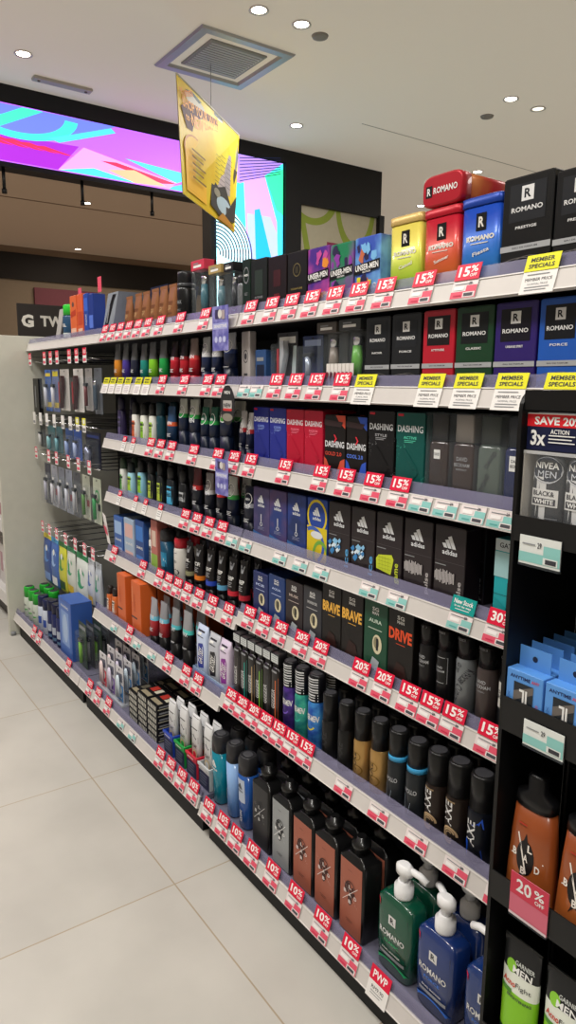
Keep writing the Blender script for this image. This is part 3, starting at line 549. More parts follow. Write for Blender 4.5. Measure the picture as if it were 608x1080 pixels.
# row, bay, base level -> (x, width, height, builder, name, category, description)
P = {}
P['An'] = [
 (-1.671, .034, .105, F(k_can, M('7c8084', .3, .4), M('2a2c30', .3), EMB[:1], .2), 'spray_can', 'can', 'small grey can with a round badge, beside the dark green box'),
 (-1.630, .038, .138, CART('12251d', EMB+LINES(.3, .7, .4, 3)), 'gift_box', 'box', 'narrow dark green box with a round badge'),
 (-1.570, .074, .132, CART('131917', [('r', .25, .35, .75, .8, M('26332c', .4)), ('t', 'INTENSE', .5, .3, .5, .04, GRY)]), 'gift_box', 'box', 'wide black-green box beside the round-badged green box'),
 (-1.488, .078, .128, CART('190f11', [('r', .3, .45, .7, .75, M('3a1216', .4)), ('t', 'RED', .5, .3, .3, .04, M('8a2a30', .4))]), 'gift_box', 'box', 'black box with a dark red panel'),
 (-1.406, .076, .127, CART('131312', [('o', .5, .68, .2, .12, .15, M('6a5f3c', .4)), ('r', .42, .62, .58, .74, M('35301f', .4)), ('t', 'SIGNATURE', .5, .35, .6, .035, M('8a7a44', .4))]), 'gift_box', 'box', 'black box with a gold frame emblem'),
 (-1.324, .078, .124, COMIC('4a2a86', 'c04a9a', 'e08a30', None), 'comic_gift_box', 'box', 'purple comic-print gift box'),
 (-1.242, .078, .121, COMIC('1f7a52', '8a3aa0', '3aa078', None), 'comic_gift_box', 'box', 'green comic-print gift box'),
 (-1.158, .079, .122, COMIC('3a56b4', '7ab8e8', 'c06a4a', 'ddd41e'), 'comic_gift_box', 'box', 'blue comic-print gift box with a yellow curl'),
 (-1.054, .086, .146, F(k_tin, '9ccc2c', 'd8c858', 'Casual', 'c8aa66'), 'perfume_tin', 'tin', 'yellow-green metal tin with a gold lid'),
 (-.961, .086, .143, F(k_tin, 'd06a2c', 'b3122a', 'Summer', 'b01528'), 'perfume_tin', 'tin', 'upright red metal tin'),
 (-.870, .086, .145, F(k_tin, '2f7fc8', '1545b0', 'Fiesta', '1b3f9c'), 'perfume_tin', 'tin', 'blue metal tin'),
 (-.773, .096, .156, F(k_rom, '101113', 'PRESTIGE', '26282c'), 'perfume_box', 'box', 'tall black perfume box beside the blue tin'),
 (-.679, .084, .148, F(k_rom, '101114', 'PRESTIGE', '26282c'), 'perfume_box', 'box', 'black perfume box at the near end')]
BR = '8a5a38'
P['Af'] = [(x, .056, h, F(k_pouch, BR, [('r', .2, .3, .8, .62, M('6d4224', .4)), ('t', 'GV', .5, .46, .4, .12, M('c9a070', .4)), ('r', .2, .08, .8, .2, WHT)]), 'snack_pouch', 'pouch', d)
 for x, h, d in ((-2.44, .116, 'brown foil pouch, first of six from the razor display'), (-2.36, .119, 'brown foil pouch, second of six from the razor display'), (-2.295, .119, 'brown foil pouch, third of six from the razor display'), (-2.225, .121, 'brown foil pouch, fourth of six from the razor display'), (-2.16, .122, 'brown foil pouch, fifth of six from the razor display'), (-2.095, .122, 'brown foil pouch beside the black canister'))] + [
 (-2.005, .058, .153, F(k_can, M('111214', .3), M('1b1c20', .3), [('t', 'WAX', .5, .6, .5, .1, GRY)]+LINES(.3, .7, .4, 3), .3, M('3a3c40', .3)), 'grooming_canister', 'canister', 'black cylindrical canister beside the brown pouches'),
 (-1.895, .078, .171, F(k_win, '1c2a2c', M('3a6a78', .3), 'c83a52'), 'trimmer_pack', 'pack', 'tall window pack with a pink header'),
 (-1.795, .070, .146, F(k_win, '2a3438', M('5a7c88', .3), 'a8905a'), 'trimmer_pack', 'pack', 'window pack with a tan header'),
 (-1.720, .050, .143, F(k_win, '141416', M('3a3c40', .3), '1c1c20'), 'trimmer_pack', 'pack', 'narrow black window pack')]
P['Ap'] = [
 (-3.115, .090, .15, F(k_can, M('274a6a', .3), M('34c43a', .35), [('r', .1, .1, .9, .3, M('d8e4dc', .4)), ('t', 'GEL', .5, .6, .5, .12, WHT)], .3), 'shave_gel_can', 'can', 'blue gel can with a bright green cap'),
 (-2.965, .075, .17, CART('dc6a3e', [('e', .5, .8, .16, .06, M('5a4a48', .4)), ('r', .1, .1, .9, .25, M('e8b8a0', .4)), ('p', [(.1, .5), (.9, .55), (.9, .68), (.1, .62)], M('b8402a', .4))]), 'razor_box', 'box', 'orange razor box beside the green-capped can'),
 (-2.885, .065, .17, CART('d8603a', [('r', .1, .3, .9, .6, M('c24a2e', .4)), ('r', .1, .1, .9, .22, M('e8b8a0', .4))]), 'razor_box', 'box', 'orange razor box beside the blue packs'),
 (-2.815, .05, .165, CART('2c4aa0', [('r', .1, .6, .9, .9, M('3f66c8', .4)), ('t', 'FUSION', .5, .4, .8, .06, WHT, 90)]), 'razor_box', 'box', 'bright blue razor box beside the orange box'),
 (-2.76, .05, .16, CART('263c88', [('r', .1, .2, .9, .5, M('5a7ad8', .4))]), 'razor_box', 'box', 'darker blue razor box behind the slanted display')]
P['Bn'] = [
 (-1.650, .042, .142, CART('b9b2b0', [('o', .5, .55, .3, .12, .15, INK), ('e', .5, .55, .15, .06, INK), ('r', .3, .2, .7, .24, INK)], .02), 'sample_box', 'box', 'pale narrow upright card with a round dark badge'),
 (-1.570, .05, .092, CART('2d4c7c', [('r', .15, .15, .85, .6, M('16203a', .4)), ('r', .15, .7, .8, .8, GRY)], .03), 'razor_box', 'box', 'small blue framed box'),
 (-1.490, .088, .133, F(k_blister, M('34343a', .4), M('c8cad0', .2, .4), [('r', .1, .8, .9, .92, WHT), ('p', [(.7, .1), (.9, .1), (.95, .75), (.8, .75)], M('cfe0e4', .4))], shape='knife'), 'razor_blister', 'blister pack', 'grey blister pack with a curved silver razor'),
 (-1.385, .080, .120, F(k_blister, M('2b3a66', .4), M('b8c4d8', .2, .4), [('r', .1, .8, .9, .92, M('9fb0d8', .4))]), 'razor_blister', 'blister pack', 'blue blister pack with a silver razor'),
 (-1.290, .070, .143, F(k_win, '4a4442', M('8a8078', .3), '57514e'), 'trimmer_pack', 'pack', 'brown-grey window pack with a chrome trimmer'),
 (-1.210, .072, .145, F(k_win, '2a2c2c', M('6ab04a', .3), '3a3c3e'), 'trimmer_pack', 'pack', 'dark window pack with a green trimmer'),
 (-1.120, .074, .142, F(k_rom, '121316', 'NOIR', '1c1e22'), 'perfume_box', 'box', 'black perfume box beside the green trimmer pack'),
 (-1.038, .080, .143, F(k_rom, '121417', 'FORCE', '1e2024'), 'perfume_box', 'box', 'black perfume box beside the red perfume box'),
 (-.953, .078, .143, F(k_rom, 'b3142a', 'ATTITUDE', '1c1416', 'e04050'), 'perfume_box', 'box', 'red perfume box'),
 (-.868, .083, .143, F(k_rom, '123a22', 'CLASSIC', '14181a', '2a9a4a'), 'perfume_box', 'box', 'dark green perfume box'),
 (-.781, .083, .143, F(k_rom, '2b1a66', 'URBANE SPIRIT', '16141e', '5a48c8'), 'perfume_box', 'box', 'deep purple perfume box'),
 (-.697, .076, .143, F(k_rom, '1c55b0', 'FORCE', '14161c', '5a90e0'), 'perfume_box', 'box', 'bright blue perfume box')]
def hg(c): return GEN_TUBE(c, '5a5c60', '2a2c30', None, None, b0=.5, b1=.55, capf=.12)
P['Bf'] = [(x, w, h, b, 'styling_tube', 'tube', d) for x, w, h, b, d in (
 (-2.56, .042, .146, hg('d98a2c'), 'grey-topped tube with an orange foot'), (-2.484, .036, .143, hg('4a3a94'), 'grey-topped tube with a purple foot'), (-2.406, .038, .140, hg('22263a'), 'grey-topped tube with a navy foot'),
 (-2.324, .036, .136, hg('1f8a80'), 'grey-topped tube with a teal foot'), (-2.253, .040, .139, hg('82c82e'), 'grey-topped tube with a lime foot'), (-2.171, .040, .141, hg('1f9a48'), 'grey-topped tube with a green foot'),
 (-2.088, .036, .134, GEN_TUBE('b01c2c', '201418', 'b01c2c', 'c83040', 'POWER'), 'black and red tube beside the green-footed tube'), (-2.021, .036, .136, GEN_TUBE('b8202e', '1a1418', 'c83040', '8a1820', 'ULTRA'), 'red tube between two black and red tubes'), (-1.957, .040, .138, GEN_TUBE('a81c28', '7a6a66', 'b81c2c', 'd04040', 'MEN'), 'red and silver tube beside the pale navy tubes'),
 (-1.880, .036, .138, GEN_TUBE('1a2648', 'a8aaae', '14203c', 'c8c8cc', None, circ='1a2648', capf=.3), 'pale-topped navy tube beside the red and silver tube'), (-1.818, .036, .136, GEN_TUBE('1a2648', 'b0b2b6', '14203c', 'c8c8cc', None, circ='1a2648', capf=.3), 'middle one of three pale-topped navy tubes'), (-1.745, .050, .143, GEN_TUBE('16203e', 'b8bac0', '101a34', '2a3a6a', None, circ='16203e', capf=.34), 'widest pale-topped navy tube by the bay joint'))]
WN = lambda: GEN_TUBE('1a2140', 'c9c6c4', '141a34', 'a82a30', 'MEN', circ='3a3c48', capf=.3)
P['Cn'] = [(-1.672, .022, .138, WN(), 'face_wash_tube', 'tube', 'white and navy tube by the bay joint'), (-1.636, .022, .134, WN(), 'face_wash_tube', 'tube', 'white and navy tube touching the blue speckled carton'),
 (-1.562, .072, .152, F(k_dash, '242c86', '8fa8f0', 'COOL'), 'body_spray_carton', 'carton', 'royal blue speckled carton by the white and navy tubes'), (-1.486, .072, .152, F(k_dash, '262e8a', '8fa8f0', 'COOL'), 'body_spray_carton', 'carton', 'royal blue speckled carton touching the red carton'),
 (-1.411, .071, .151, F(k_dash, 'b31030', 'f07a90', 'PASSION'), 'body_spray_carton', 'carton', 'crimson speckled carton touching the blue carton'), (-1.337, .071, .151, F(k_dash, 'b51232', 'f07a90', 'PASSION'), 'body_spray_carton', 'carton', 'crimson speckled carton touching the black-orange carton'),
 (-1.257, .074, .144, F(k_dash, 'd0503a', 'd04838', 'GOLD 2.0', 1), 'body_spray_carton', 'carton', 'black carton with orange corners'), (-1.182, .068, .143, F(k_dash, '3558c0', '5a80e8', 'COOL 2.0', 1), 'body_spray_carton', 'carton', 'black carton with blue corners'),
 (-1.104, .078, .158, F(k_dash, '131214', 'a8a8ac', 'STYLE'), 'body_spray_carton', 'carton', 'tall black speckled carton'), (-1.019, .078, .158, F(k_dash, '0c4f4a', '5ad0b0', 'ACTIVE'), 'body_spray_carton', 'carton', 'tall dark green speckled carton'),
 (-.946, .050, .160, F(k_frag, '30221f', '1e1817', [('r', .3, .68, .62, .84, WHT), ('t', 'DAVID', .46, .76, .25, .05, INK)]), 'fragrance_bottle', 'bottle', 'dark brown glass fragrance bottle with a small white label'),
 (-.886, .052, .160, F(k_frag, '3a2c29', '9a9490', [('t', 'DAVID', .5, .72, .5, .07, SIL), ('t', 'BECKHAM', .5, .62, .7, .06, SIL), ('t', 'INSTINCT', .5, .54, .5, .03, SIL)]), 'fragrance_bottle', 'bottle', 'brown glass fragrance bottle with a silver cap'),
 (-.826, .052, .160, F(k_frag, '56605a', '3a403e', [('t', 'DAVID', .6, .76, .7, .08, INK, 55), ('t', 'BEYOND', .36, .35, .8, .09, INK, 65)]), 'fragrance_bottle', 'bottle', 'grey-green glass fragrance bottle with slanted lettering'),
 (-.768, .050, .160, F(k_frag, '1a2350', '20242e', [('r', .25, .62, .8, .86, WHT), ('t', 'DAVID', .52, .78, .4, .05, INK), ('t', 'BECKHAM', .52, .70, .45, .05, INK)]), 'fragrance_bottle', 'bottle', 'navy glass fragrance bottle with a white label')]
P['Cf'] = [(-2.545, .038, .160, BOT('2f2848', '221e34', '5a5078', 'MEN'), 'wash_bottle', 'bottle', 'dark purple bottle at the peg bay end'),
 (-2.414, .036, .145, BOT('e4e2dc', '1a1a1c', 'd8643c'), 'wash_bottle', 'bottle', 'white bottle with an orange label'), (-2.339, .036, .144, BOT('e4e6dc', '1a1a1c', '8ac42e'), 'wash_bottle', 'bottle', 'white bottle with a bright lime label'), (-2.267, .036, .145, BOT('dfe2da', '1a1a1c', 'a8cc50'), 'wash_bottle', 'bottle', 'white bottle with a pale lime label'),
 (-2.198, .034, .150, F(k_can, M('1c4654', .3), M('17343e', .3), LINES(.2, .7, .8, 3), .3), 'spray_can', 'can', 'dark teal can beside the lime-labelled bottles'),
 (-2.120, .044, .137, GEN_TUBE('1e3a5c', '2a4a70', '16283e', 'd05a30', 'MEN'), 'face_wash_tube', 'tube', 'blue tube with an orange band'),
 (-2.035, .040, .163, GEN_TUBE('14203c', 'b9bcb6', '101a30', '2c9a4a', None, circ='14203c', capf=.4), 'face_wash_tube', 'tube', 'pale tube with a green band beside the orange-banded tube'), (-1.962, .046, .162, GEN_TUBE('14203c', 'bcbfb8', '101a30', '34a850', 'MEN', circ='14203c', capf=.4), 'face_wash_tube', 'tube', 'pale tube with a green band beside the small dark green tubes'),
 (-1.892, .034, .142, GEN_TUBE('14203c', '1e5a48', '101a30', '2c9a4a', None, circ='1e5a48', capf=.4), 'face_wash_tube', 'tube', 'small dark green tube beside the pale green-banded tube'), (-1.838, .034, .143, GEN_TUBE('14203c', '1e5a48', '101a30', '2c9a4a', None, circ='1e5a48', capf=.4), 'face_wash_tube', 'tube', 'small dark green tube beside the widest pale tube'),
 (-1.770, .052, .161, GEN_TUBE('14203c', 'c9c8bc', '101a30', '44a83a', None, circ='20242a', capf=.4), 'face_wash_tube', 'tube', 'widest pale tube with a green band')]
P['Dn'] = [(-1.642, .044, .139, GEN_TUBE('12172c', '12172c', '0e1222', '8a8e98', 'DEEP', circ='1a1e30', capf=.3), 'face_wash_tube', 'tube', 'black-navy tube with a round badge by the bay joint')] + [
 ((-1.562, -1.484, -1.402, -1.318, -1.235, -1.153, -1.070, -.986, -.902)[i], .077, h, F(k_adi, md), 'body_spray_carton', 'carton', d) for i, (h, md, d) in enumerate(((.147, 'violet', 'dusky violet three-bar carton by the black-navy tube'), (.149, 'violet2', 'violet and blue three-bar carton between violet and navy'), (.150, 'blue', 'plain navy three-bar carton'), (.151, 'yellow', 'yellow and blue three-bar carton'), (.152, 'ice', 'dark three-bar carton with ice shards, touching the yellow carton'), (.152, 'ice', 'dark three-bar carton with ice shards, touching the lime-netted carton'), (.153, 'game', 'dark three-bar carton with a lime net'), (.153, 'pulse', 'dark three-bar carton with sound waves, touching the lime-netted carton'), (.154, 'pulse', 'dark three-bar carton with sound waves, by the empty gap')))] + [
 (-.768, .060, .152, CART('21a7b0', [('r', 0, .86, 1, 1, M('b9c4c8', .4)), ('t', 'GATSBY', .55, .93, .8, .06, INK), ('t', 'SMART', .2, .66, .3, .05, INK, 90), ('r', 0, .55, 1, .85, M('a0c8cc', .4)), ('p', [(.5, .5), (.95, .42), (.9, .2), (.6, .26)], M('2a6fd0', .4)), ('p', [(.05, .3), (.5, .2), (.4, .05), (.05, .08)], M('1a9aa0', .4)), ('r', .0, .34, 1, .345, DK), ('r', .5, .1, .51, .5, DK)], .03), 'hair_wax_box', 'box', 'teal and blue box standing alone past the empty gap')]
P['Df'] = [(-2.545, .032, .140, BOT('dadcd6', '3a4a3c', '5aa050'), 'wash_bottle', 'bottle', 'white bottle with a leafy green label at the peg bay end'), (-2.470, .040, .130, BOT('9fd0e0', '20282c', 'a8d040', '', .2, .6), 'wash_bottle', 'bottle', 'pale blue bottle with a lime label'), (-2.377, .040, .146, BOT('8ac4dc', '1a1c20', '90c83a', '', .2, .62), 'wash_bottle', 'bottle', 'blue and lime bottle beside the black-capped twins'),
 (-2.290, .036, .150, BOT('23272a', '17191c', 'b4c84a'), 'wash_bottle', 'bottle', 'black bottle with a lime label by the blue and lime bottle'), (-2.215, .036, .152, BOT('23272a', '17191c', 'b4c84a'), 'wash_bottle', 'bottle', 'black bottle with a lime label by the sky-labelled bottle'), (-2.135, .046, .149, BOT('1b2128', '15181c', '4fb0dc', 'COOL'), 'wash_bottle', 'bottle', 'black bottle with a sky blue label'), (-2.045, .042, .147, BOT('1a1c20', '131418', 'b8bcc0', 'MEN', .3, .5), 'wash_bottle', 'bottle', 'black bottle with a silver label'),
 (-1.949, .040, .158, GEN_TUBE('161a26', '5a2026', '12141e', 'c02a2e', 'OIL', capf=.3), 'face_wash_tube', 'tube', 'dark red-topped tube with a red band'), (-1.871, .038, .151, GEN_TUBE('181c2a', '8a8486', '12141e', 'c8c8cc', 'MEN', circ='20242e', capf=.3), 'face_wash_tube', 'tube', 'grey-topped navy tube with a silver band'), (-1.800, .034, .151, GEN_TUBE('171b28', 'b8484c', '12141e', 'c02a2e', None, circ='702028', capf=.3), 'face_wash_tube', 'tube', 'bright red-topped navy tube'), (-1.735, .040, .156, GEN_TUBE('161e38', 'c4c6c0', '101828', '3aa04a', None, circ='20302a', capf=.3), 'face_wash_tube', 'tube', 'white-topped tube with a green band')]
def BECK(t, w, h, mode):
    c = {'inst': '1c1b1d', 'fol': '1a1a1c', 'bey': '7b8083', 'brn': '4a4140', 'wht': '181a1e'}[mode]
    art = {'inst': [('t', 'DAVID', .42, .78, .55, .06, SIL), ('t', 'BECKHAM', .5, .70, .75, .06, SIL), ('t', 'INSTINCT', .45, .62, .5, .03, GRY)],
           'fol': [('r', .1, .45, .9, .46, SIL), ('r', .1, .89, .9, .90, SIL), ('r', .1, .45, .12, .9, SIL), ('r', .88, .45, .9, .9, SIL), ('t', 'DAVID', .45, .72, .45, .04, SIL), ('t', 'BECKHAM', .5, .66, .55, .04, SIL)],
           'bey': [('t', 'BEYOND', .34, .42, .9, .14, INK, 62), ('t', 'DAVID', .4, .85, .5, .09, INK, 62), ('t', 'BECKHAM', .75, .72, .8, .10, INK, 55)],
           'brn': [('t', 'DAVID', .45, .78, .55, .06, SIL), ('t', 'BECKHAM', .52, .70, .75, .06, SIL), ('t', 'CLASSIC', .45, .62, .5, .03, GRY)],
           'wht': [('r', .06, .5, .94, .92, M('c9c8c2', .4)), ('t', 'DAVID', .5, .76, .55, .06, INK), ('t', 'BECKHAM', .5, .68, .7, .06, INK)]}[mode]
    k_can(t, w, h, M(c, .28, .2), M('141416', .25), art, .27, capart=[('r', .2, .95, .7, .975, M('6a6a6e', .4))])
P['En'] = [(-1.547, .072, .129, F(k_sg, '1c2a60', 'ICE', 'c9d8ff', 1), 'body_spray_carton', 'carton', 'navy carton lettered ice'), (-1.470, .073, .137, F(k_sg, '1e3a72', 'AQUA', 'c9d8ff', 1), 'body_spray_carton', 'carton', 'slate blue carton beside the ice-lettered carton'), (-1.392, .073, .140, F(k_sg, '2a2226', 'MUSK', 'c8b8b0', 1), 'body_spray_carton', 'carton', 'dark brown picture carton between blue and grey'), (-1.316, .072, .143, F(k_sg, '33343a', 'WARRIOR', 'c8c8c8', 1), 'body_spray_carton', 'carton', 'charcoal picture carton beside the first brave-lettered carton'),
 (-1.242, .069, .168, F(k_sg, '120e0d', 'BRAVE', 'e8b048', 0), 'body_spray_carton', 'carton', 'black carton lettered brave in orange, touching the charcoal one'), (-1.168, .073, .169, F(k_sg, '120e0d', 'BRAVE', 'e8b048', 0), 'body_spray_carton', 'carton', 'black carton lettered brave in orange, touching the green one'), (-1.090, .073, .168, F(k_sg, '1c4a36', 'AURA', 'c8d8c8', 1), 'body_spray_carton', 'carton', 'green picture carton'), (-1.013, .073, .169, F(k_sg, '120e0d', 'DRIVE', 'e05028', 0), 'body_spray_carton', 'carton', 'black carton lettered drive in red-orange'),
 (-.951, .036, .158, F(BECK, 'inst'), 'body_spray_can', 'can', 'slim black spray can beside the drive-lettered carton'), (-.903, .038, .160, F(BECK, 'fol'), 'body_spray_can', 'can', 'black spray can with a thin square frame'), (-.853, .041, .161, F(BECK, 'bey'), 'body_spray_can', 'can', 'grey spray can with slanted black lettering'), (-.802, .043, .158, F(BECK, 'brn'), 'body_spray_can', 'can', 'brown-grey spray can'), (-.752, .042, .156, F(BECK, 'wht'), 'body_spray_can', 'can', 'black spray can with a white label')]
def bx(c, c2): return CART(c, [('r', .1, .55, .9, .88, M(c2, .4)), ('t', 'SHAVE', .5, .4, .7, .06, WHT), ('r', .1, .1, .9, .22, M(c2, .4))])
P['Ef'] = [(-2.535, .085, .148, bx('3a62a8', '9ab8e0'), 'shaving_box', 'box', 'mid blue box at the peg bay end'), (-2.432, .090, .155, bx('9fb4cc', 'd8b0ac'), 'shaving_box', 'box', 'pale blue-grey box with a pink panel'), (-2.335, .075, .164, bx('274a8a', '3f7ac8'), 'shaving_box', 'box', 'deep blue tall box'), (-2.276, .030, .150, BOT('d8d8d4', 'c8c8c4', '5a6a7a'), 'wash_bottle', 'bottle', 'white slim bottle beside the deep blue box'),
 (-2.222, .050, .184, CART('b46a62', [('r', 0, 0, 1, .35, M('8ab04a', .4)), ('r', .2, .5, .8, .8, M('d8c0b0', .4))], .04), 'shaving_box', 'box', 'narrow pink and green box'), (-2.155, .044, .162, F(k_gel, M('1a4a66', .3), [('r', .1, .3, .9, .7, M('2a86b0', .4)), ('t', 'COOL', .5, .5, .7, .1, WHT)]), 'wash_bottle', 'bottle', 'teal-blue bottle with a dark cap'),
 (-2.064, .054, .150, F(k_can, M('d4d2cc', .35), M('c02838', .35), [('t', 'Q', .55, .3, .6, .22, INK, 0, .0), ('t', 'otto', .45, .62, .45, .09, M('8a8a8c', .4)), ('r', .2, .85, .7, .87, GRY)], .22), 'shave_foam_can', 'can', 'white can with a red cap and large letter Q')] + [
 (x, w, h, V_TUBE(wd, bc), 'face_wash_tube', 'tube', d) for x, w, h, wd, bc, d in ((-1.990, .036, .148, 'OIL', '8a8a6a', 'black tube half hidden beside the red-capped can'), (-1.925, .042, .150, 'ICE', 'e07a20', 'black tube with an orange band'), (-1.852, .040, .149, 'RIGHT', '2a48b8', 'black tube with a royal blue band'), (-1.783, .036, .158, 'DEEP', '5aa0c8', 'black tube with a pale blue band'), (-1.720, .038, .152, 'DEEP', 'c8283a', 'black tube with a red band beside the pale blue band'), (-1.660, .034, .155, 'DEEP', 'b82434', 'black tube with a red band by the bay joint'))]
def STRIPE(acc, c1, c2):
    def f(t, w, h):
        W1 = M('dfe2e4', .35); cap = [('r', .1, .66+i*.035+.006*(i % 2), .9, .678+i*.035, W1) for i in range(9)]
        k_can(t, w, h, M(c1, .3, .3, h2=c2, kind='blend', scale=30), M('15151a', .3), [('t', 'UNSER-MEN', .5, .68, .9, .13, WHT, -6, .03), ('o', .5, .55, .35, .14, .2, M(acc, .4), 150, 330), ('t', 'FRESH', .5, .14, .5, .05, WHT)], .36, capart=cap)
    return f
P['Fn'] = [(x, .034, h, F(k_slant, acc), 'body_spray_can', 'can', d) for x, h, acc, d in ((-1.580, .187, '4a4644', 'slim black silver-capped can with a dark grey stripe'), (-1.543, .187, '12998c', 'slim black silver-capped can with a teal stripe'), (-1.506, .188, 'b09468', 'slim black silver-capped can with a tan stripe'), (-1.469, .188, '7ab83a', 'slim black silver-capped can with a green stripe'), (-1.432, .189, '3c3c3e', 'slim black silver-capped can with a charcoal stripe'), (-1.395, .189, 'c8602a', 'slim black silver-capped can with an orange stripe'))] + [
 (-1.350, .040, .184, STRIPE('7a5ad0', '2a2060', '5a3a9c'), 'body_spray_can', 'can', 'purple can with a black and white striped cap'), (-1.300, .042, .184, STRIPE('30c0a8', '1a7a80', '45b89a'), 'body_spray_can', 'can', 'teal can with a black and white striped cap'), (-1.246, .045, .186, STRIPE('d8d040', '2255b0', '4a9ae0'), 'body_spray_can', 'can', 'blue can with a black and white striped cap')] + [
 (x, w, h, F(k_can, M(c, r, mt), M('161617', .3), a, .40, ring=rg), 'body_spray_can', 'can', d) for x, w, h, c, r, mt, a, rg, d in (
 (-1.192, .039, .159, '121213', .35, 0, [('t', 'AXE', .5, .5, 1.0, .18, M('303033', .3), 90)], None, 'all-black spray can beside the blue striped-cap can'), (-1.134, .039, .159, '121213', .35, 0, [('t', 'AXE', .5, .5, 1.0, .18, M('303033', .3), 90)], None, 'all-black spray can beside the gold can'),
 (-1.079, .041, .160, 'b9935a', .3, .6, AXE('gold'), None, 'gold-bodied spray can beside the all-black can'), (-1.025, .042, .161, 'b9935a', .3, .6, AXE('gold'), None, 'gold-bodied spray can beside the blue-ringed can'),
 (-.971, .044, .162, '24282c', .3, .2, [('t', 'APOLLO', .5, .6, .7, .1, SIL), ('p', [(.1, .1), (.5, .1), (.6, .35), (.1, .45)], M('c8d8e8', .3)), ('r', .1, .0, .9, .06, M('8a9aa8', .3))], M('3f9fd4', .3), 'blue-ringed black can beside the gold can'), (-.917, .046, .161, '24282c', .3, .2, [('t', 'APOLLO', .5, .6, .7, .1, SIL), ('p', [(.1, .1), (.5, .1), (.6, .35), (.1, .45)], M('c8d8e8', .3)), ('r', .1, .0, .9, .06, M('8a9aa8', .3))], M('3f9fd4', .3), 'blue-ringed black can beside the swirl can'),
 (-.863, .047, .165, '2a211d', .3, .3, AXE('brown'), None, 'dark brown swirl can beside the blue-ringed can'), (-.810, .049, .167, '2a211d', .3, .3, AXE('brown'), None, 'dark brown swirl can beside the blue-black can'), (-.757, .050, .167, '10141f', .3, .2, AXE('blue'), None, 'blue and black splash spray can'), (-.698, .050, .164, '101012', .3, .1, AXE('black'), None, 'black can mostly hidden behind the black rack'))]
P['Ff'] = [(-2.555, .030, .107, BOT('cf6a34', '2a2422', 'e8d8cc'), 'wash_bottle', 'bottle', 'small orange bottle at the peg bay end'), (-2.500, .034, .112, BOT('cf6a34', '2a2422', 'e8d8cc'), 'wash_bottle', 'bottle', 'small orange bottle beside the orange cartons'),
 (-2.395, .075, .188, CART('d2622c', [('r', 0, .3, .6, .33, INK), ('r', .12, .6, .16, .9, M('e8a070', .4)), ('t', 'SHAMPOO', .35, .6, .8, .06, M('b84a1c', .4), 90)], .06), 'shampoo_carton', 'carton', 'tall orange carton beside the small orange bottles'), (-2.262, .080, .190, CART('d4642c', [('r', 0, .3, .6, .33, INK), ('r', .12, .6, .16, .9, M('e8a070', .4)), ('t', 'SHAMPOO', .35, .6, .8, .06, M('b84a1c', .4), 90)], .06), 'shampoo_carton', 'carton', 'tall orange carton beside the black tubes'),
 (-2.150, .040, .158, GEN_TUBE('b02a32', '9a9aa0', '121214', '6fc0dc', 'SCRUB', capf=.2), 'face_wash_tube', 'tube', 'grey, blue and red tube beside the orange carton'), (-2.073, .042, .164, GEN_TUBE('a82830', '8a8a90', '121214', '6fc0dc', 'SCRUB', capf=.3), 'face_wash_tube', 'tube', 'grey, blue and red tube beside the teal-banded tubes'), (-1.985, .042, .166, GEN_TUBE('141416', '8a8c90', '121214', '4fbcc8', 'CLAY', capf=.34), 'face_wash_tube', 'tube', 'grey and black tube with a narrow teal band'), (-1.902, .046, .178, GEN_TUBE('141418', '8f9094', '121214', '4fc8c0', 'WAX', capf=.34), 'face_wash_tube', 'tube', 'grey and black tube with a wide teal band'),
 (-1.800, .062, .165, F(k_gt, 'c3d0ea', '2c3c98'), 'styling_tube', 'tube', 'white and blue tube standing in the clear riser'), (-1.727, .060, .160, F(k_gt, 'b9bcc4', '17171c'), 'styling_tube', 'tube', 'silver and black tube standing in the clear riser'), (-1.664, .055, .160, F(k_gt, 'd4c6dc', '8a2a94'), 'styling_tube', 'tube', 'white and magenta tube standing in the clear riser')]
SAL = M('a8624e', .45); ik = M('4a2a26', .5); DG = M('2c2d30', .4)
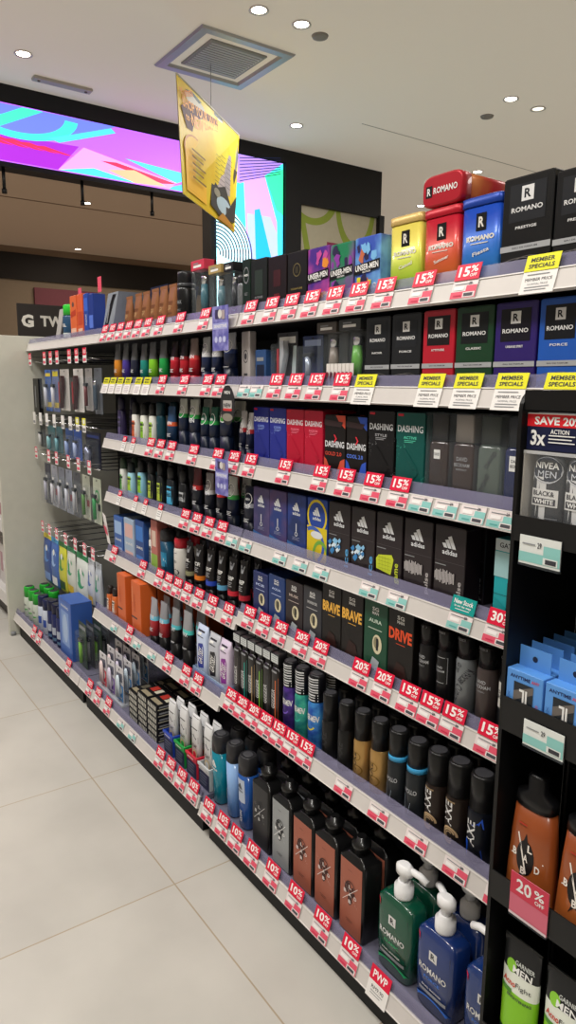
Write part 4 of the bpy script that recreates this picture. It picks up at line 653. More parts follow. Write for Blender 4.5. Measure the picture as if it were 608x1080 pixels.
P['Gn'] = [(-1.607, .050, .205, F(k_gel, M('0f7f94', .15, coat=.4), [('adi', .45, .72, .5, WHT), ('r', .15, .2, .3, .5, M('5ab4c4', .3))]), 'shower_gel_bottle', 'bottle', 'teal shower gel bottle by the bay joint'),
 (-1.530, .044, .212, F(k_gel, M('4f7fc0', .18, coat=.4, h2='8fb4e4', kind='grad'), [('r', .2, .3, .3, .5, WHT)]), 'shower_gel_bottle', 'bottle', 'pale blue shower gel bottle'), (-1.466, .050, .206, F(k_gel, M('24549f', .18, coat=.4), [('r', .12, .5, .8, .92, M('b8c4d8', .35)), ('adi', .46, .74, .4, INK), ('t', 'ICE DIVE', .5, .25, .6, .06, WHT, 90)]), 'shower_gel_bottle', 'bottle', 'deep blue shower gel bottle with a pale label'),
 (-1.370, .080, .222, F(k_flask, M('2d2d2f', .4), (DG, M('c8c8c8', .4))), 'body_wash_flask', 'bottle', 'square black flask with a charcoal label'), (-1.279, .080, .224, F(k_flask, M('9a9ea0', .4), (M('2c2e30', .4), M('eeeeee', .4))), 'body_wash_flask', 'bottle', 'square black flask with a silver label')] + [
 (x, .080, h, F(k_flask, SAL, (ik, M('e8dcd8', .4))), 'body_wash_flask', 'bottle', d) for x, h, d in ((-1.190, .225, 'square black flask with a terracotta label, beside the silver one'), (-1.106, .225, 'square black flask with a terracotta label, middle of the terracotta three'), (-1.016, .227, 'square black flask with a terracotta label, beside the green pump bottle'))] + [
 (-.891, .098, .262, F(k_pump, '0b4a36', '2aa86a', 'CLASSIC', 0.2), 'pump_bottle', 'bottle', 'green pump bottle'), (-.782, .096, .262, F(k_pump, '16306c', '3f7ae0', 'FORCE', 2.6), 'pump_bottle', 'bottle', 'blue pump bottle beside the green pump bottle'), (-.668, .090, .262, F(k_pump, '17346f', '3f7ae0', 'FORCE', 3.14), 'pump_bottle', 'bottle', 'blue pump bottle by the black rack')]
P['Gf'] = [(x, .062, h, F(k_tray, c), 'sachet_tray', 'display tray', d) for x, h, c, d in ((-1.905, .175, '2a48b4', 'blue counter tray of hair sachets'), (-1.827, .185, '1fa048', 'green counter tray of hair sachets'), (-1.749, .188, 'd02a40', 'red counter tray of hair sachets'), (-1.672, .190, 'c9cccf', 'white counter tray of hair sachets'))]
P['Gp'] = []
for i, (x, y) in enumerate(((-3.53, 0), (-3.455, 0), (-3.38, 0), (-3.53, .075), (-3.455, .075), (-3.38, .075))): P['Gp'].append((x, .056, .15, F(k_can, M('c4ccc0', .35), M('26a832', .35), [('r', .05, 0, .95, .4, M('3aa83a', .4)), ('t', 'MEN', .5, .6, .5, .1, INK)], .34), 'shave_foam_can', 'can', ('front-row', 'back-row')[i > 2]+' green-capped foam can, '+('beside the cream end panel', 'between two of its kind', 'towards the navy-capped cans')[i % 3], y))
for i, x in enumerate((-3.29, -3.215)): P['Gp'].append((x, .054, .165, F(k_can, M('c8d0e0', .35), M('18204a', .35), [('r', .05, .3, .95, .6, M('2a4a9c', .4))], .3), 'shave_foam_can', 'can', 'white foam can with a navy cap, '+('beside the green-capped cans', 'beside the navy cans')[i], 0))
for i, (x, y) in enumerate(((-3.14, 0), (-3.075, 0), (-3.01, 0), (-3.14, .08), (-3.075, .08), (-3.01, .08))): P['Gp'].append((x, .055, .18, F(k_can, M('20285a', .35), M('141838', .35), [('r', .05, .3, .95, .55, M('a8b0c0', .4)), ('r', .05, .1, .95, .2, M('5a7a9a', .4))], .25), 'shave_foam_can', 'can', ('front-row', 'back-row')[i > 2]+' navy can with a silver band, '+('beside the white cans', 'between two navy cans', 'beside the big blue box')[i % 3], y))
P['Gp'].append((-2.885, .16, .25, CART('3a5fae', [('r', .06, .06, .94, .94, M('4a70bc', .4)), ('r', .2, .2, .8, .8, M('7f9fd6', .4)), ('e', .5, .5, .2, .25, M('a8c0e4', .4)), ('t', 'SHAVING', .5, .88, .6, .04, WHT)], .09), 'shaving_gift_box', 'box', 'large blue gift box', 0))
for i in range(4): P['Gp'].append((-2.735+.004*i, .09, .19-.004*i, F(k_blister, M(('3a4a3c', '4a4c50')[i % 2], .4), M(('7ab83a', '9a9ca0')[i % 2], .3), [('r', .1, .84, .9, .92, GRY)], d=.022), 'razor_blister', 'blister pack', ('frontmost', 'second', 'third', 'rearmost')[i]+' clear razor pack in the file beside the big blue box', -.008+i*.03))
BAYNAME = {'n': 'near bay', 'f': 'middle bay', 'p': 'far peg bay'}
ROWNAME = {'A': 'top shelf', 'B': 'second shelf', 'C': 'third shelf', 'D': 'fourth shelf', 'E': 'fifth shelf', 'F': 'sixth shelf', 'G': 'bottom shelf'}
DEPTH = {'gift_box': .05, 'comic_gift_box': .05, 'perfume_tin': .06, 'perfume_box': .05, 'body_spray_carton': .05, 'shampoo_carton': .06, 'shaving_gift_box': .09, 'shower_gel_bottle': .052, 'body_wash_flask': .056, 'pump_bottle': .062, 'sachet_tray': .078}
ITEMS = []
def copy_tree(o, loc, label):
    n = o.copy(); COL.objects.link(n); n.location = loc; tag(n, label, group=o.get('group'))
    for ch in o.children:
        c = ch.copy(); COL.objects.link(c); c.parent = n
    return n
for key, lst in P.items():
    row, b = key
    for it in lst:
        x, w, h, fn, name, cat, desc = it[:7]; dy = it[7] if len(it) > 7 else 0
        d = DEPTH.get(name, w if cat == 'can' else .04)
        y = D-OFF[row]+(.04 if row == 'G' else .03)+d/2+dy
        lb = desc+', '+BAYNAME[b]+' '+ROWNAME[row] if len(desc.split()) <= 11 else desc
        t = thing(name, lb, cat, (x, y, RB[b][row]+.0302), {'can': 'cans', 'box': 'boxes'}.get(cat, cat+'s')+' on the '+BAYNAME[b]+' '+ROWNAME[row])
        fn(t, w, h); ITEMS.append((row, b, x, desc, t, w, h, d, y, name, cat))
# stock standing behind the front row, where it shows
cnt = 0
for row, b, x, desc, t, w, h, d, y, name, cat in list(ITEMS):
    if (row, b) in (('G', 'n'), ('F', 'n'), ('E', 'n'), ('F', 'f'), ('C', 'n'), ('D', 'n'), ('B', 'n'), ('A', 'n'), ('E', 'f'), ('D', 'f'), ('C', 'f'), ('B', 'f')) and not desc.startswith('blue pump bottle by') and name not in ('styling_tube', 'hair_wax_box', 'sample_box', 'trimmer_pack', 'razor_blister', 'perfume_tin'):
        o = copy_tree(t, (x, y+d+.006+(0 if d > .035 else .01), t.location.z), None)
        lb = 'second-row twin behind the '+desc.split(',')[0]
        rest = desc[len(desc.split(',')[0]):]
        if rest and (len((lb+rest).split()) <= 14 or 'terracotta' in rest): lb += rest
        lb = lb.replace('second-row twin behind the square black flask with a terracotta label', 'second-row twin behind the terracotta-labelled flask')
        if len(lb.split()) <= 12: lb += ', '+BAYNAME[b]+' '+ROWNAME[row].split()[0]
        if 'terracotta' in desc: lb = 'second-row flask behind the terracotta-labelled one '+desc.split(', ')[1]
        tag(o, lb, group=t.get('group')+', second row')
# red tin lying on its side across the two tins
t = thing('perfume_tin', 'red metal tin lying flat on top of the upright red tin', 'tin', (-.961, D+.03+.075, RB['n']['A']+.0302+.1440+.0285))
pr = [(-.07, .052, .031), (-.067, .0535, .0325), (.045, .0535, .0325)]
a = MB(); m = M('b01a2a', .35, .2, coat=.2)
R = []
def sring(z, hw, hd, n=5, seg=32): return [(hw*math.copysign(abs(math.cos(2*math.pi*j/seg))**(2/n), math.cos(2*math.pi*j/seg)), z, hd*math.copysign(abs(math.sin(2*math.pi*j/seg))**(2/n), math.sin(2*math.pi*j/seg))) for j in range(seg)]
a.rings([sring(z, p, q)[::-1] for z, p, q in ((-.075, .045, .024), (-.072, .0475, .0275), (-.050, .0475, .0275))], m)
a.art(planar(-.075, 0, -.025), .095, .05, [('r', .10, .30, .26, .70, BLK), ('t', 'R', .18, .5, .09, .26, WHT), ('t', 'ROMANO', .6, .5, .6, .22, WHT)]); a.build('lid', t)
MB().rings([sring(z, p, q)[::-1] for z, p, q in ((-.0495, .046, .026), (.065, .046, .026), (.068, .044, .024))], M('a01824', .36, .2, coat=.2, kind='blend', h2='a8602a', scale=9)).build('tin_body', t)
# small lip balm cards in front of the trimmer packs
for i in range(7):
    x = -1.275+i*.0135
    t = thing('lip_balm', 'lip balm card, '+('first', 'second', 'third', 'fourth', 'fifth', 'sixth', 'seventh')[i]+' of seven before the dark trimmer packs', 'lip balm', (x, D+.0215, RB['n']['B']+.0302), 'lip balm cards on the second shelf')
    MB().box(-.006, .006, .0028, .0038, 0, .052, M('e2ddd8', .4)).build('backing_card', t)
    MB().loft([(.002, .0035, .0025), (.032, .0035, .0025), (.034, .0025, .002)], M(('7a2c3a', '5a3040')[i % 2], .35), seg=12).build('stick', t)
# clear riser under the three styling tubes
# orange cartons behind
for i, (x, y) in enumerate(((-2.12, .16), (-2.035, .17))):
    o = copy_tree([q[4] for q in ITEMS if q[3].startswith('tall orange carton beside the black')][0], (x, D-.066+.09+y-.06, RB['f']['F']+.0302), 'tall orange carton standing behind the '+('first', 'second')[i]+' grey, blue and red tube')
# slanted razor display on the far top shelf
t = thing('razor_display', 'slanted silver counter stand holding a black razor, far peg bay top shelf', 'display stand', (-2.64, D+.12, RB['p']['A']+.0302))
a = MB(); a.rings([[(x+sh, y, z) for x, y in ((-.05, -.07), (.05, -.07), (.05, .07), (-.05, .07))] for z, sh in ((0, -.03), (.15, .05))], M('b4bcc8', .25, .4), smooth=False); a.build('slanted_board', t)
b_ = MB(); mp = lambda u, v, off: (u+v*.533-.03, -.0705-off, v)
b_.art(mp, .1, .15, [('p', [(.1, .12), (.45, .12), (.7, .8), (.85, .95), (.5, .95), (.3, .6)], M('15161a', .3)), ('r', .3, .3, .4, .7, GRY)]); b_.box(-.07, .04, -.075, .075, -.0001, .004, DK); b_.build('black_razor', t)
t = thing('razor_display', 'dark navy slanted counter stand behind the brown pouches', 'display stand', (-2.43, D+.20, RB['f']['A']+.0302))
MB().rings([[(x+sh, y, z) for x, y in ((-.07, -.06), (.07, -.06), (.07, .06), (-.07, .06))] for z, sh in ((0, -.03), (.16, .04))], M('1c2440', .3), smooth=False).build('slanted_board', t)
MB().box(-.1, .05, -.065, .065, 0, .004, M('2a3456', .3)).build('base', t)
t = thing('leaning_card', 'pale card leaning beside the green-capped gel can', 'card', (-3.26, D+.06, RB['p']['A']+.0302))
MB().rings([[(x+sh, y, z) for x, y in ((-.03, -.002), (.03, -.002), (.03, .002), (-.03, .002))] for z, sh in ((0, -.04), (.14, .05))], M('b8b4b0', .4), smooth=False).build('card', t)
MB().box(-.07, .0, -.02, .02, 0, .003, M('d0d0d4', .4)).build('foot', t)
# battery-like striped cartons, stacked
n = 0
for ix in range(3):
    for iz in range(6 if ix else 5):
        for iy in range(2):
            n += 1
            t = thing('striped_carton', 'small black carton with white slashes, layer %s, %s column, %s file' % (('one', 'two', 'three', 'four', 'five', 'six')[iz], ('far', 'middle', 'near')[ix], ('front', 'back')[iy]), 'carton', (-2.175+ix*.078, D-.1352+.04+.045+iy*.094, RB['f']['G']+.0302+iz*.0215), 'stacked striped cartons on the bottom shelf')
            a = MB().box(-.037, .037, -.044, .044, 0, .021, M('141417', .4), .0006)
            a.art(planar(-.044), .074, .021, [('p', [(.08+i*.15, .15), (.16+i*.15, .15), (.2+i*.15, .85), (.12+i*.15, .85)], M('d0cfc4', .4)) for i in range(6)])
            a.art(sideR(.037), .088, .021, [('r', .05, .2, .9, .36, M('b8b4a0', .4)), ('r', .1, .55, .5, .8, GRY)])
            a.art(lambda u, v, off: (u, v-.044, .021+off), .074, .088, [('r', .1, .1, .9, .3, M('9a9078', .4)), ('r', .15, .45, .55, .8, M('b0362e' if ix else '5a564a', .4)), ('r', .62, .45, .9, .8, M('c9c4b0', .4))])
            a.build('carton', t)
# card display of accessories
t = thing('card_display', 'clear acrylic counter stand for hanging accessory cards, middle bay bottom shelf', 'display stand', (-2.42, D-.1352+.115, RB['f']['G']+.0302))
a = MB().box(-.13, .13, -.07, .07, 0, .006, M('c8ccd4', .2, alpha=.6)).box(-.13, -.127, -.07, .07, .006, .12, CLEAR).box(.127, .13, -.07, .07, .006, .12, CLEAR).box(-.127, .127, .066, .07, .006, .18, CLEAR); a.build('stand', t)
for r in range(4):
    for c in range(3):
        cc = ('d84a5a', '7a5aa8', '3a86c8')[c]
        x, y, z = -2.42-.082+c*.082, D-.1352+.115-.055+r*.032, RB['f']['G']+.0365+r*.018
        t = thing('accessory_card', ('red', 'purple', 'blue')[c]+' accessory card in the acrylic stand, '+('front', 'second', 'third', 'rear')[r]+' row', 'card', (x, y, z), 'accessory cards in the acrylic stand')
        a = MB().box(-.034, .034, -.0015, .0015, 0, .13, M('d4d2d6', .4), .0004); a.art(planar(-.0015), .068, .13, [('r', .03, .02, .97, .5, M(cc, .4)), ('e', .5, .35, .3, .14, WHT), ('p', [(.1, .55), (.9, .6), (.9, .85), (.1, .8)], M('5a5c6c', .4)), ('r', .2, .1, .8, .13, WHT), ('e', .5, .93, .08, .03, BLK)]); a.build('card', t)
        MB().loft([(.02, .018, .006), (.09, .014, .005), (.1, .006, .003)], M(('f0dcdc', 'e0d8ec', 'd4e4f0')[c], .35), cy=-.009).build('blister', t)
# riser for the styling tubes (clear box)
t = thing('clear_riser', 'pale blue clear tray under the white-blue and magenta tubes', 'tray', (-1.73, D-.0662+.03+.02, RB['f']['F']+.0302))
a = MB(); q = M('a9c4e6', .15, alpha=.5)
a.box(-.10, .10, -.024, -.022, 0, .035, q).box(-.10, .10, .022, .024, 0, .035, q).box(-.10, -.098, -.022, .022, 0, .035, q).box(.098, .10, -.022, .022, 0, .035, q); a.build('tray_walls', t)
MB().box(-.09, .09, -.0255, -.0243, .004, .030, M('7a84b0', .4)).build('tray_label', t)
# ------------------------------------------------------------------ price tags
CARDS = {}
def card(kind):
    if kind in CARDS: return CARDS[kind]
    a = MB(); out = []
    def slab(w, h, m, art, name, th=.0008):
        b = MB().box(-w/2, w/2, -th, 0, 0, h, m); b.art(planar(-th), w, h, art); return (name, b)
    W1 = M('fdf6f4', .4)
    if kind[:1] == 'p' and kind[1:3].isdigit():
        s = kind[1:3]; out.append((.036, slab(.054, .029, RED, [('t', s, .36, .52, .46, .62, W1, 0, .03), ('t', '%', .76, .66, .3, .42, W1, 0, .02), ('t', 'OFF', .76, .26, .28, .2, W1)], 'percent_card')))
    if kind == 'memb':
        out.append((.034, slab(.062, .027, YEL, [('t', 'MEMBER', .5, .68, .7, .26, INK), ('t', 'SPECIALS', .5, .3, .76, .26, INK)], 'member_card')))
        out.append((-.003, slab(.062, .037, PAP, [('t', 'MEMBER PRICE', .5, .62, .8, .14, INK, 0, 0), ('t', 'NORMAL PRICE', .5, .42, .6, .09, GRY, 0, 0)]+LINES(.14, .86, .26, 2, GRY, .12, .04)+[('r', .14, .82, .8, .86, GRY)], 'paper_label')))
        return CARDS.setdefault(kind, out)
    if kind == 'smemb':
        out.append((.034, slab(.052, .024, YEL, [('t', 'MEMBER', .5, .66, .7, .26, INK), ('t', 'SPECIALS', .5, .3, .76, .26, INK)], 'member_card')))
        out.append((-.002, slab(.052, .036, PAP, LINES(.14, .86, .7, 4, M('b8a8b0', .5), .17, .06), 'paper_label'))); return CARDS.setdefault(kind, out)
    if kind == 'new': out.append((.036, slab(.056, .030, M('0f9a94', .45), [('t', 'New Stock', .5, .68, .8, .3, W1), ('t', 'is on its way', .5, .38, .7, .16, W1), ('r', .2, .18, .8, .22, W1)], 'notice_card')))
    if kind == 'pwp':
        out.append((.030, slab(.056, .028, RED, [('t', 'PWP', .5, .5, .7, .55, W1, 0, .02)], 'pwp_card')))
        out.append((-.004, slab(.056, .034, PAP, [('t', 'RM9.90', .5, .7, .6, .2, INK, 0, 0), ('r', .2, .46, .8, .5, GRY), ('r', .2, .32, .7, .36, GRY)], 'paper_label'))); return CARDS.setdefault(kind, out)
    if kind == 'white': out.append((.036, slab(.030, .020, RED, [('t', '10', .5, .5, .6, .6, W1)], 'percent_card'))); out.append((.0025, slab(.034, .036, PAP, LINES(.14, .86, .7, 3, GRY, .2, .06), 'paper_label'))); return CARDS.setdefault(kind, out)
    c = TEAL if kind in ('teal', 'new') else PNK; cd = M('5aa8a4' if c is TEAL else 'cf2f4f', .5)
    out.append((.0025, slab(.056, .031, M('e9dedd', .5), [('r', 0, .03, 1, .42, c), ('r', .58, .42, 1, .74, c), ('r', .5, .06, .96, .36, M('e9dedd', .5)), ('r', .1, .82, .8, .87, GRY), ('r', .1, .5, .5, .72, M('f6f2f0', .5)), ('t', '29', .72, .86, .12, .16, INK), ('r', .14, .14, .44, .22, cd), ('r', .55, .12, .9, .3, M('4a4a50', .5))], 'price_label')))
    return CARDS.setdefault(kind, out)
TG = {
 'An': [('p15', x) for x in (-1.579, -1.483, -1.4, -1.321, -1.239, -1.161, -1.081, -.977, -.873)] + [('memb', -.723)],
 'Af': [('p10', x) for x in (-2.585, -2.51, -2.435, -2.36, -2.283, -2.204, -2.11, -1.971, -1.818)],
 'Bn': [('teal', -1.601), ('teal', -1.542)] + [('p15', x) for x in (-1.461, -1.38, -1.301, -1.209)] + [('memb', x) for x in (-1.132, -.947, -.859, -.767, -.672)],
 'Bf': [('smemb', x) for x in (-2.585, -2.52, -2.450, -2.380, -2.29, -2.22)] + [('p20', x) for x in (-2.107, -1.954, -1.808, -1.736)],
 'Cn': [('p15', x) for x in (-1.579, -1.421, -1.277, -1.188, -1.1, -1.02)] + [('teal', x) for x in (-.956, -.892, -.828, -.766, -.70)],
 'Cf': [('white', -2.428), ('white', -2.351)] + [('p20', x) for x in (-2.207, -2.130, -2.049, -1.901, -1.754, -1.664)],
 'Dn': [('teal', x) for x in (-1.595, -1.432, -1.345, -1.263, -1.095, -1.01)] + [('new', -.845), ('p30', -.76)],
 'Df': [('white', x) for x in (-2.491, -2.345, -2.26, -2.141)] + [('p20', x) for x in (-1.962, -1.886, -1.809, -1.733)] + [('teal', -1.667)],
 'En': [('p20', x) for x in (-1.57, -1.497, -1.421, -1.331, -1.256, -1.111, -1.038)] + [('p15', x) for x in (-.962, -.903, -.844, -.758)],
 'Ef': [('p10', x) for x in (-2.545, -2.278)] + [('p20', x) for x in (-2.140, -2.072, -2.004, -1.936, -1.86)] + [('p15', x) for x in (-1.777, -1.683)],
 'Fn': [('p20', x) for x in (-1.575, -1.518, -1.461, -1.403)] + [('p15', x) for x in (-1.345, -1.288, -1.231)] + [('red', x) for x in (-1.086, -.974, -.866, -.767, -.672)],
 'Ff': [('teal', -2.41), ('p30', -2.28), ('teal', -2.2), ('teal', -2.08)] + [('p30', x) for x in (-1.965, -1.843, -1.768)],
 'Gn': [('p10', x) for x in (-1.583, -1.504, -1.435, -1.356, -1.267, -1.172, -1.073, -.976)] + [('pwp', -.886)],
 'Gf': [('p10', x) for x in (-2.52, -2.43, -2.33)] + [('teal', -2.2), ('teal', -2.1), ('p30', -1.894), ('p30', -1.821), ('p10', -1.747), ('p10', -1.672)],
 'Gp': [('p10', -3.26), ('p10', -3.175), ('p10', -2.77)]}
KN = {'memb': 'yellow and white member price tag', 'smemb': 'small yellow member tag', 'teal': 'teal and white price label', 'red': 'pink and white price label', 'new': 'teal new-stock notice', 'pwp': 'red PWP price card', 'white': 'red-flagged white label'}
for key, lst in TG.items():
    row, b = key; used = set(); g = {}
    for n, (kind, x) in enumerate(lst):
        y = D-OFF[row]; z = RB[b][row]
        cands = sorted((abs(i[2]-x), i[3]) for i in ITEMS if i[0] == row and i[1] == b and i[3] not in used)
        kn = KN.get(kind, 'red %s percent price tag' % kind[1:])
        if cands and cands[0][0] < .1:
            used.add(cands[0][1]); ds = cands[0][1].split(',')[0]; rest = cands[0][1][len(ds):]
            where = 'under the '+ds
            if rest and (len((kn+' '+where+rest).split()) <= 14 or sum(i[3].split(',')[0] == ds for i in ITEMS) > 1): where += rest
        else: where = 'on the '+BAYNAME[b]+' '+ROWNAME[row]+' rail, number '+('one', 'two', 'three', 'four', 'five', 'six', 'seven', 'eight', 'nine', 'ten', 'eleven', 'twelve')[n]+' along'
        lb = kn+' '+where
        if len(lb.split()) > 14 or lb in LABELS: lb = kn+' on the '+BAYNAME[b]+' '+ROWNAME[row]+' rail, '+('first', 'second', 'third', 'fourth', 'fifth', 'sixth', 'seventh', 'eighth', 'ninth', 'tenth', 'eleventh', 'twelfth')[n]+' tag along'
        elif len(lb.split()) <= 12: lb += ', '+BAYNAME[b]+' '+ROWNAME[row].split()[0]
        t = thing('price_tag', lb, 'price tag', (x, y, z), 'price tags on the '+BAYNAME[b]+' '+ROWNAME[row]+' rail')
        for dz, (nm, mb) in card(kind):
            k = (kind, nm, 'me')
            if k not in CARDS: o = mb.build(nm, t); CARDS[k] = o.data
            else: o = bpy.data.objects.new(nm, CARDS[k]); COL.objects.link(o); o.parent = t
            o.rotation_euler = (-math.radians(18), 0, 0); o.location = (0, dz*TL-.0018-(.0012 if dz > .03 else 0), dz*TCc)
# hanging wobblers at the bay joint
def wob(x, z, w, h, oval, label):
    t = thing('shelf_wobbler', label, 'shelf sign', (x, D-.014, z), None)
    a = MB(); mp = planar(0)
    if oval:
        a.art(mp, w, h, [('e', .5, .5, .5, .5, M('2a2a2c', .4)), ('r', .2, .42, .8, .62, M('b8b4b0', .4)), ('r', .2, .36, .8, .42, M('c83a3a', .4)), ('e', .5, .2, .36, .1, M('8a8478', .4)), ('t', 'MEN', .5, .82, .4, .08, WHT), ('t', 'NEW', .5, .5, .5, .1, INK)])
        a.art(lambda u, v, off: (-u, .0004+off, v), w, h, [('e', .5, .5, .5, .5, M('2a2a2c', .4))])
    else:
        m = M('5d5ca6', .35, kind='blend', h2='8f8cc8', scale=40); a.box(-w/2, w/2, 0, .0008, 0, h, m)
        a.art(mp, w, h, [('r', .05, .48, .95, .62, M('a6a8dc', .4)), ('t', 'SENSITIVE', .5, .55, .8, .07, WHT)]+[('e', .24+i*.26, .25, .09, .07, M('c4c8ea', .4)) for i in range(3)]+[('r', .2, .72, .5, .92, M('3a3258', .4)), ('r', .6, .7, .8, .9, M('a89a9c', .4)), ('e', .5, .82, .12, .1, M('d8d4d0', .4))])
    a.build('printed_card', t); MB().box(-.004, .004, .001, .012, h*.9, h*.98, CLEAR).build('clip', t)
wob(-1.690, CZ+.085, .085, .115, 0, 'blue and violet card hanging from the top rail at the bay joint')
wob(-1.655, CZ-.110, .075, .105, 1, 'black oval card hanging from the second rail at the bay joint')
wob(-1.690, CZ-.303, .070, .10, 0, 'blue and violet card hanging from the third rail at the bay joint')
# ------------------------------------------------------------------ peg bay
def peg(x, z, ticket, label):
    t = thing('peg_hook', label, 'hook', (x, YB-.0005, z), 'price hooks in the peg bay')
    MB().tube([(0, 0, 0), (0, -.36, 0), (0, -.42, .008)], .002, CHROME).tube([(0, 0, .03), (0, -.425, .028), (0, -.43, .02)], .0015, CHROME).build('wire', t)
    a = MB().box(-.020, .020, -.437, -.436, -.012, .045, PAP); a.art(planar(-.437, 0, -.012), .040, .057, [('r', 0, .5, 1, 1, ticket), ('r', .2, .6, .8, .9, WHT) if ticket is not RED else ('t', '10', .5, .75, .6, .3, WHT), ('r', .1, .1, .9, .3, PNK if ticket in (RED, PNK) else GRY)]); a.build('ticket', t)
TK = {'upper': (RED, 1.348, (-3.56, -3.33, -3.24, -3.147, -2.985, -2.895, -2.80)), 'second': (PAP, 1.072, (-3.54, -3.44, -3.34, -3.23, -3.11, -3.01, -2.92, -2.84)), 'third': (PNK, .905, (-3.54, -3.34, -3.225, -3.06, -2.93, -2.80)), 'lowest': (PNK, .545, (-3.50, -3.39, -3.28, -3.15, -3.02, -2.90, -2.80))}
ORD = ('first', 'second', 'third', 'fourth', 'fifth', 'sixth', 'seventh', 'eighth')
for rn, (m, z, xs) in TK.items():
    for i, x in enumerate(xs):
        mm = YEL if rn == 'second' and i > 5 else m
        peg(x, z, mm, 'wire hook with %s ticket, %s from the end panel, %s hook row' % ({RED: 'a red', PAP: 'a white', PNK: 'a pink', YEL: 'a yellow'}[mm], ORD[i], rn))
def hang(x, ztop, w, h, fn, name, cat, label, y=1.005):
    t = thing(name, label, cat, (x, y, ztop-h), 'hanging packs in the peg bay'); fn(t, w, h)
hang(-3.535, 1.275, .085, .17, CART('121214', [('r', .35, .2, .5, .8, GRY)], .02), 'razor_box', 'box', 'long black box hanging beside the cream end panel, upper hook row')
def bl(c, i, art=(), shape='razor', d=.03): return F(k_blister, M(c, .4), M(i, .3), art, shape=shape, d=d)
R1 = [(-3.41, .095, .19, bl('2c5aa8', 'c8ccd8', [('r', .1, .1, .9, .22, M('d8c040', .4)), ('r', .1, .84, .9, .92, M('d8c040', .4))]), 'blue razor blister with yellow bands'), (-3.30, .095, .19, bl('5a6aa0', 'd8d8e0', [('r', .1, .1, .9, .22, M('d8c040', .4)), ('r', .1, .84, .9, .96, M('e0d030', .4))]), 'lilac-blue razor blister with a yellow header'),
 (-3.17, .12, .18, bl('c9c4c0', '3a1418', shape='knife'), 'white blister with a dark red curved trimmer, second-nearest kind'), (-2.99, .12, .18, bl('d4d0cc', '3a1418', shape='knife'), 'white blister with a dark red curved trimmer beside the clear packs'), (-2.865, .08, .17, bl('9a9694', '6a3034'), 'pale narrow blister between the red trimmer and the clear pack'), (-2.76, .085, .18, bl('5a5e66', '3a4a5a', shape='trimmer'), 'clear grey blister with a dark trimmer nearest the middle bay')]
for x, w, h, fn, d in R1: hang(x, 1.315, w, h, fn, 'razor_blister', 'blister pack', d+', upper hook row')
R2 = [(-3.54, .08, .11, bl('1c2022', 'dcdcdc'), 'black and white blister beside the end panel'), (-3.40, .11, .12, bl('3a6a72', '8ac0c8'), 'first teal clear blister'), (-3.28, .09, .12, bl('33606a', '7ab4c0'), 'second teal clear blister'), (-3.14, .10, .13, bl('2a4a86', '9ab0e0'), 'first blue clear blister'), (-3.03, .10, .13, bl('2c50a0', 'b8c8f0'), 'second blue clear blister'), (-2.87, .17, .15, F(k_blister, M('10142a', .3), M('8a90a8', .2, .5), [('r', .1, .84, .9, .92, M('2a3a7a', .4))], shape='razor', d=.05), 'large black and navy razor blister')]
for x, w, h, fn, d in R2: hang(x, 1.058, w, h, fn, 'razor_blister', 'blister pack', d+', second hook row')
for i, (x, c, i2, nm) in enumerate(((-3.49, '3c3c4c', 'b8b8c8', 'dark slate'), (-3.385, '9a9ca8', 'd8d8e0', 'pale lilac'), (-3.28, '7a7e8c', 'c8c8d4', 'mid grey'), (-3.175, '8a90a0', 'd0d4e0', 'steel grey'), (-3.07, '55585f', 'c0c4cc', 'dark grey'), (-2.95, 'b4b8a8', '5a8a4a', 'olive-white'), (-2.82, 'c0c8b4', '3a9a5a', 'green-ringed white'))):
    hang(x, .872-.0*i, .09, .20-.01*(i > 4), F(k_blister, M(c, .4), M(i2, .3), [('r', .1, .1, .4, .7, M('e4e2e0', .4)), ('r', .55, .3, .9, .45, M('8a2a3a' if i % 2 else '2c2c34', .4))]+([('o', .5, .6, .3, .15, .3, M('3a9a5a', .4))] if i == 6 else [])), 'razor_blister', 'blister pack', nm+' razor blister, third hook row')
bagart = lambda c, c2: [('e', .5, .6, .34, .16, M(c, .4)), ('p', [(.05, .3), (.95, .38), (.95, .5), (.05, .42)], M('dfe4ea', .4)), ('r', .15, .08, .85, .24, M(c2, .4)), ('e', .5, .72, .12, .06, WHT)]
R4 = [(-3.50, .13, .25, ('2a4a90', 'd8c83a', '5a8ad0', '7a9ad8'), 'blue razor bag with a yellow header'), (-3.385, .11, .25, ('3a62ac', '4aa0d8', '9ab8e8', 'dfe0e8'), 'bright blue razor bag'), (-3.265, .11, .24, ('c8c838', '2c7a3a', '3a8a4a', '20402a'), 'yellow and dark green razor bag'), (-3.145, .11, .23, ('cfd4cc', '2c8a5a', '3a9a6a', 'd8b83a'), 'white and green razor bag'), (-3.00, .15, .28, ('d4dad6', '14864e', '2c9a6c', '3a6ac0'), 'large white razor bag with a green header'), (-2.885, .075, .21, ('c8ccd4', 'c0c8d0', '4a6aa8', 'e0b85a'), 'white razor bag with blue and yellow ends'), (-2.80, .07, .22, ('aeb6c0', 'b8c0c8', '2c8a6a', '3a5a9c'), 'grey-white razor bag nearest the middle bay')]
for x, w, h, cs, d in R4: hang(x, .522, w, h, F(k_bag, M(cs[0], .35, coat=.3), M(cs[1], .4), bagart(cs[2], cs[3])), 'razor_bag', 'bag', d+', lowest hook row')
t = thing('hanging_label', 'slanted white price strip hanging by the third hook row', 'price tag', (-2.70, 1.0, .62)); a = MB().mesh([(-.02, 0, .13), (.015, 0, .12), (.035, .01, 0), (.0, .01, .01)], [(0, 3, 2, 1)], PAP); a.mesh([(-.012, -.0008, .08), (.015, -.0008, .075), (.022, .0052, .04), (-.0035, .0052, .045)], [(0, 3, 2, 1)], PNK).build('strip', t)
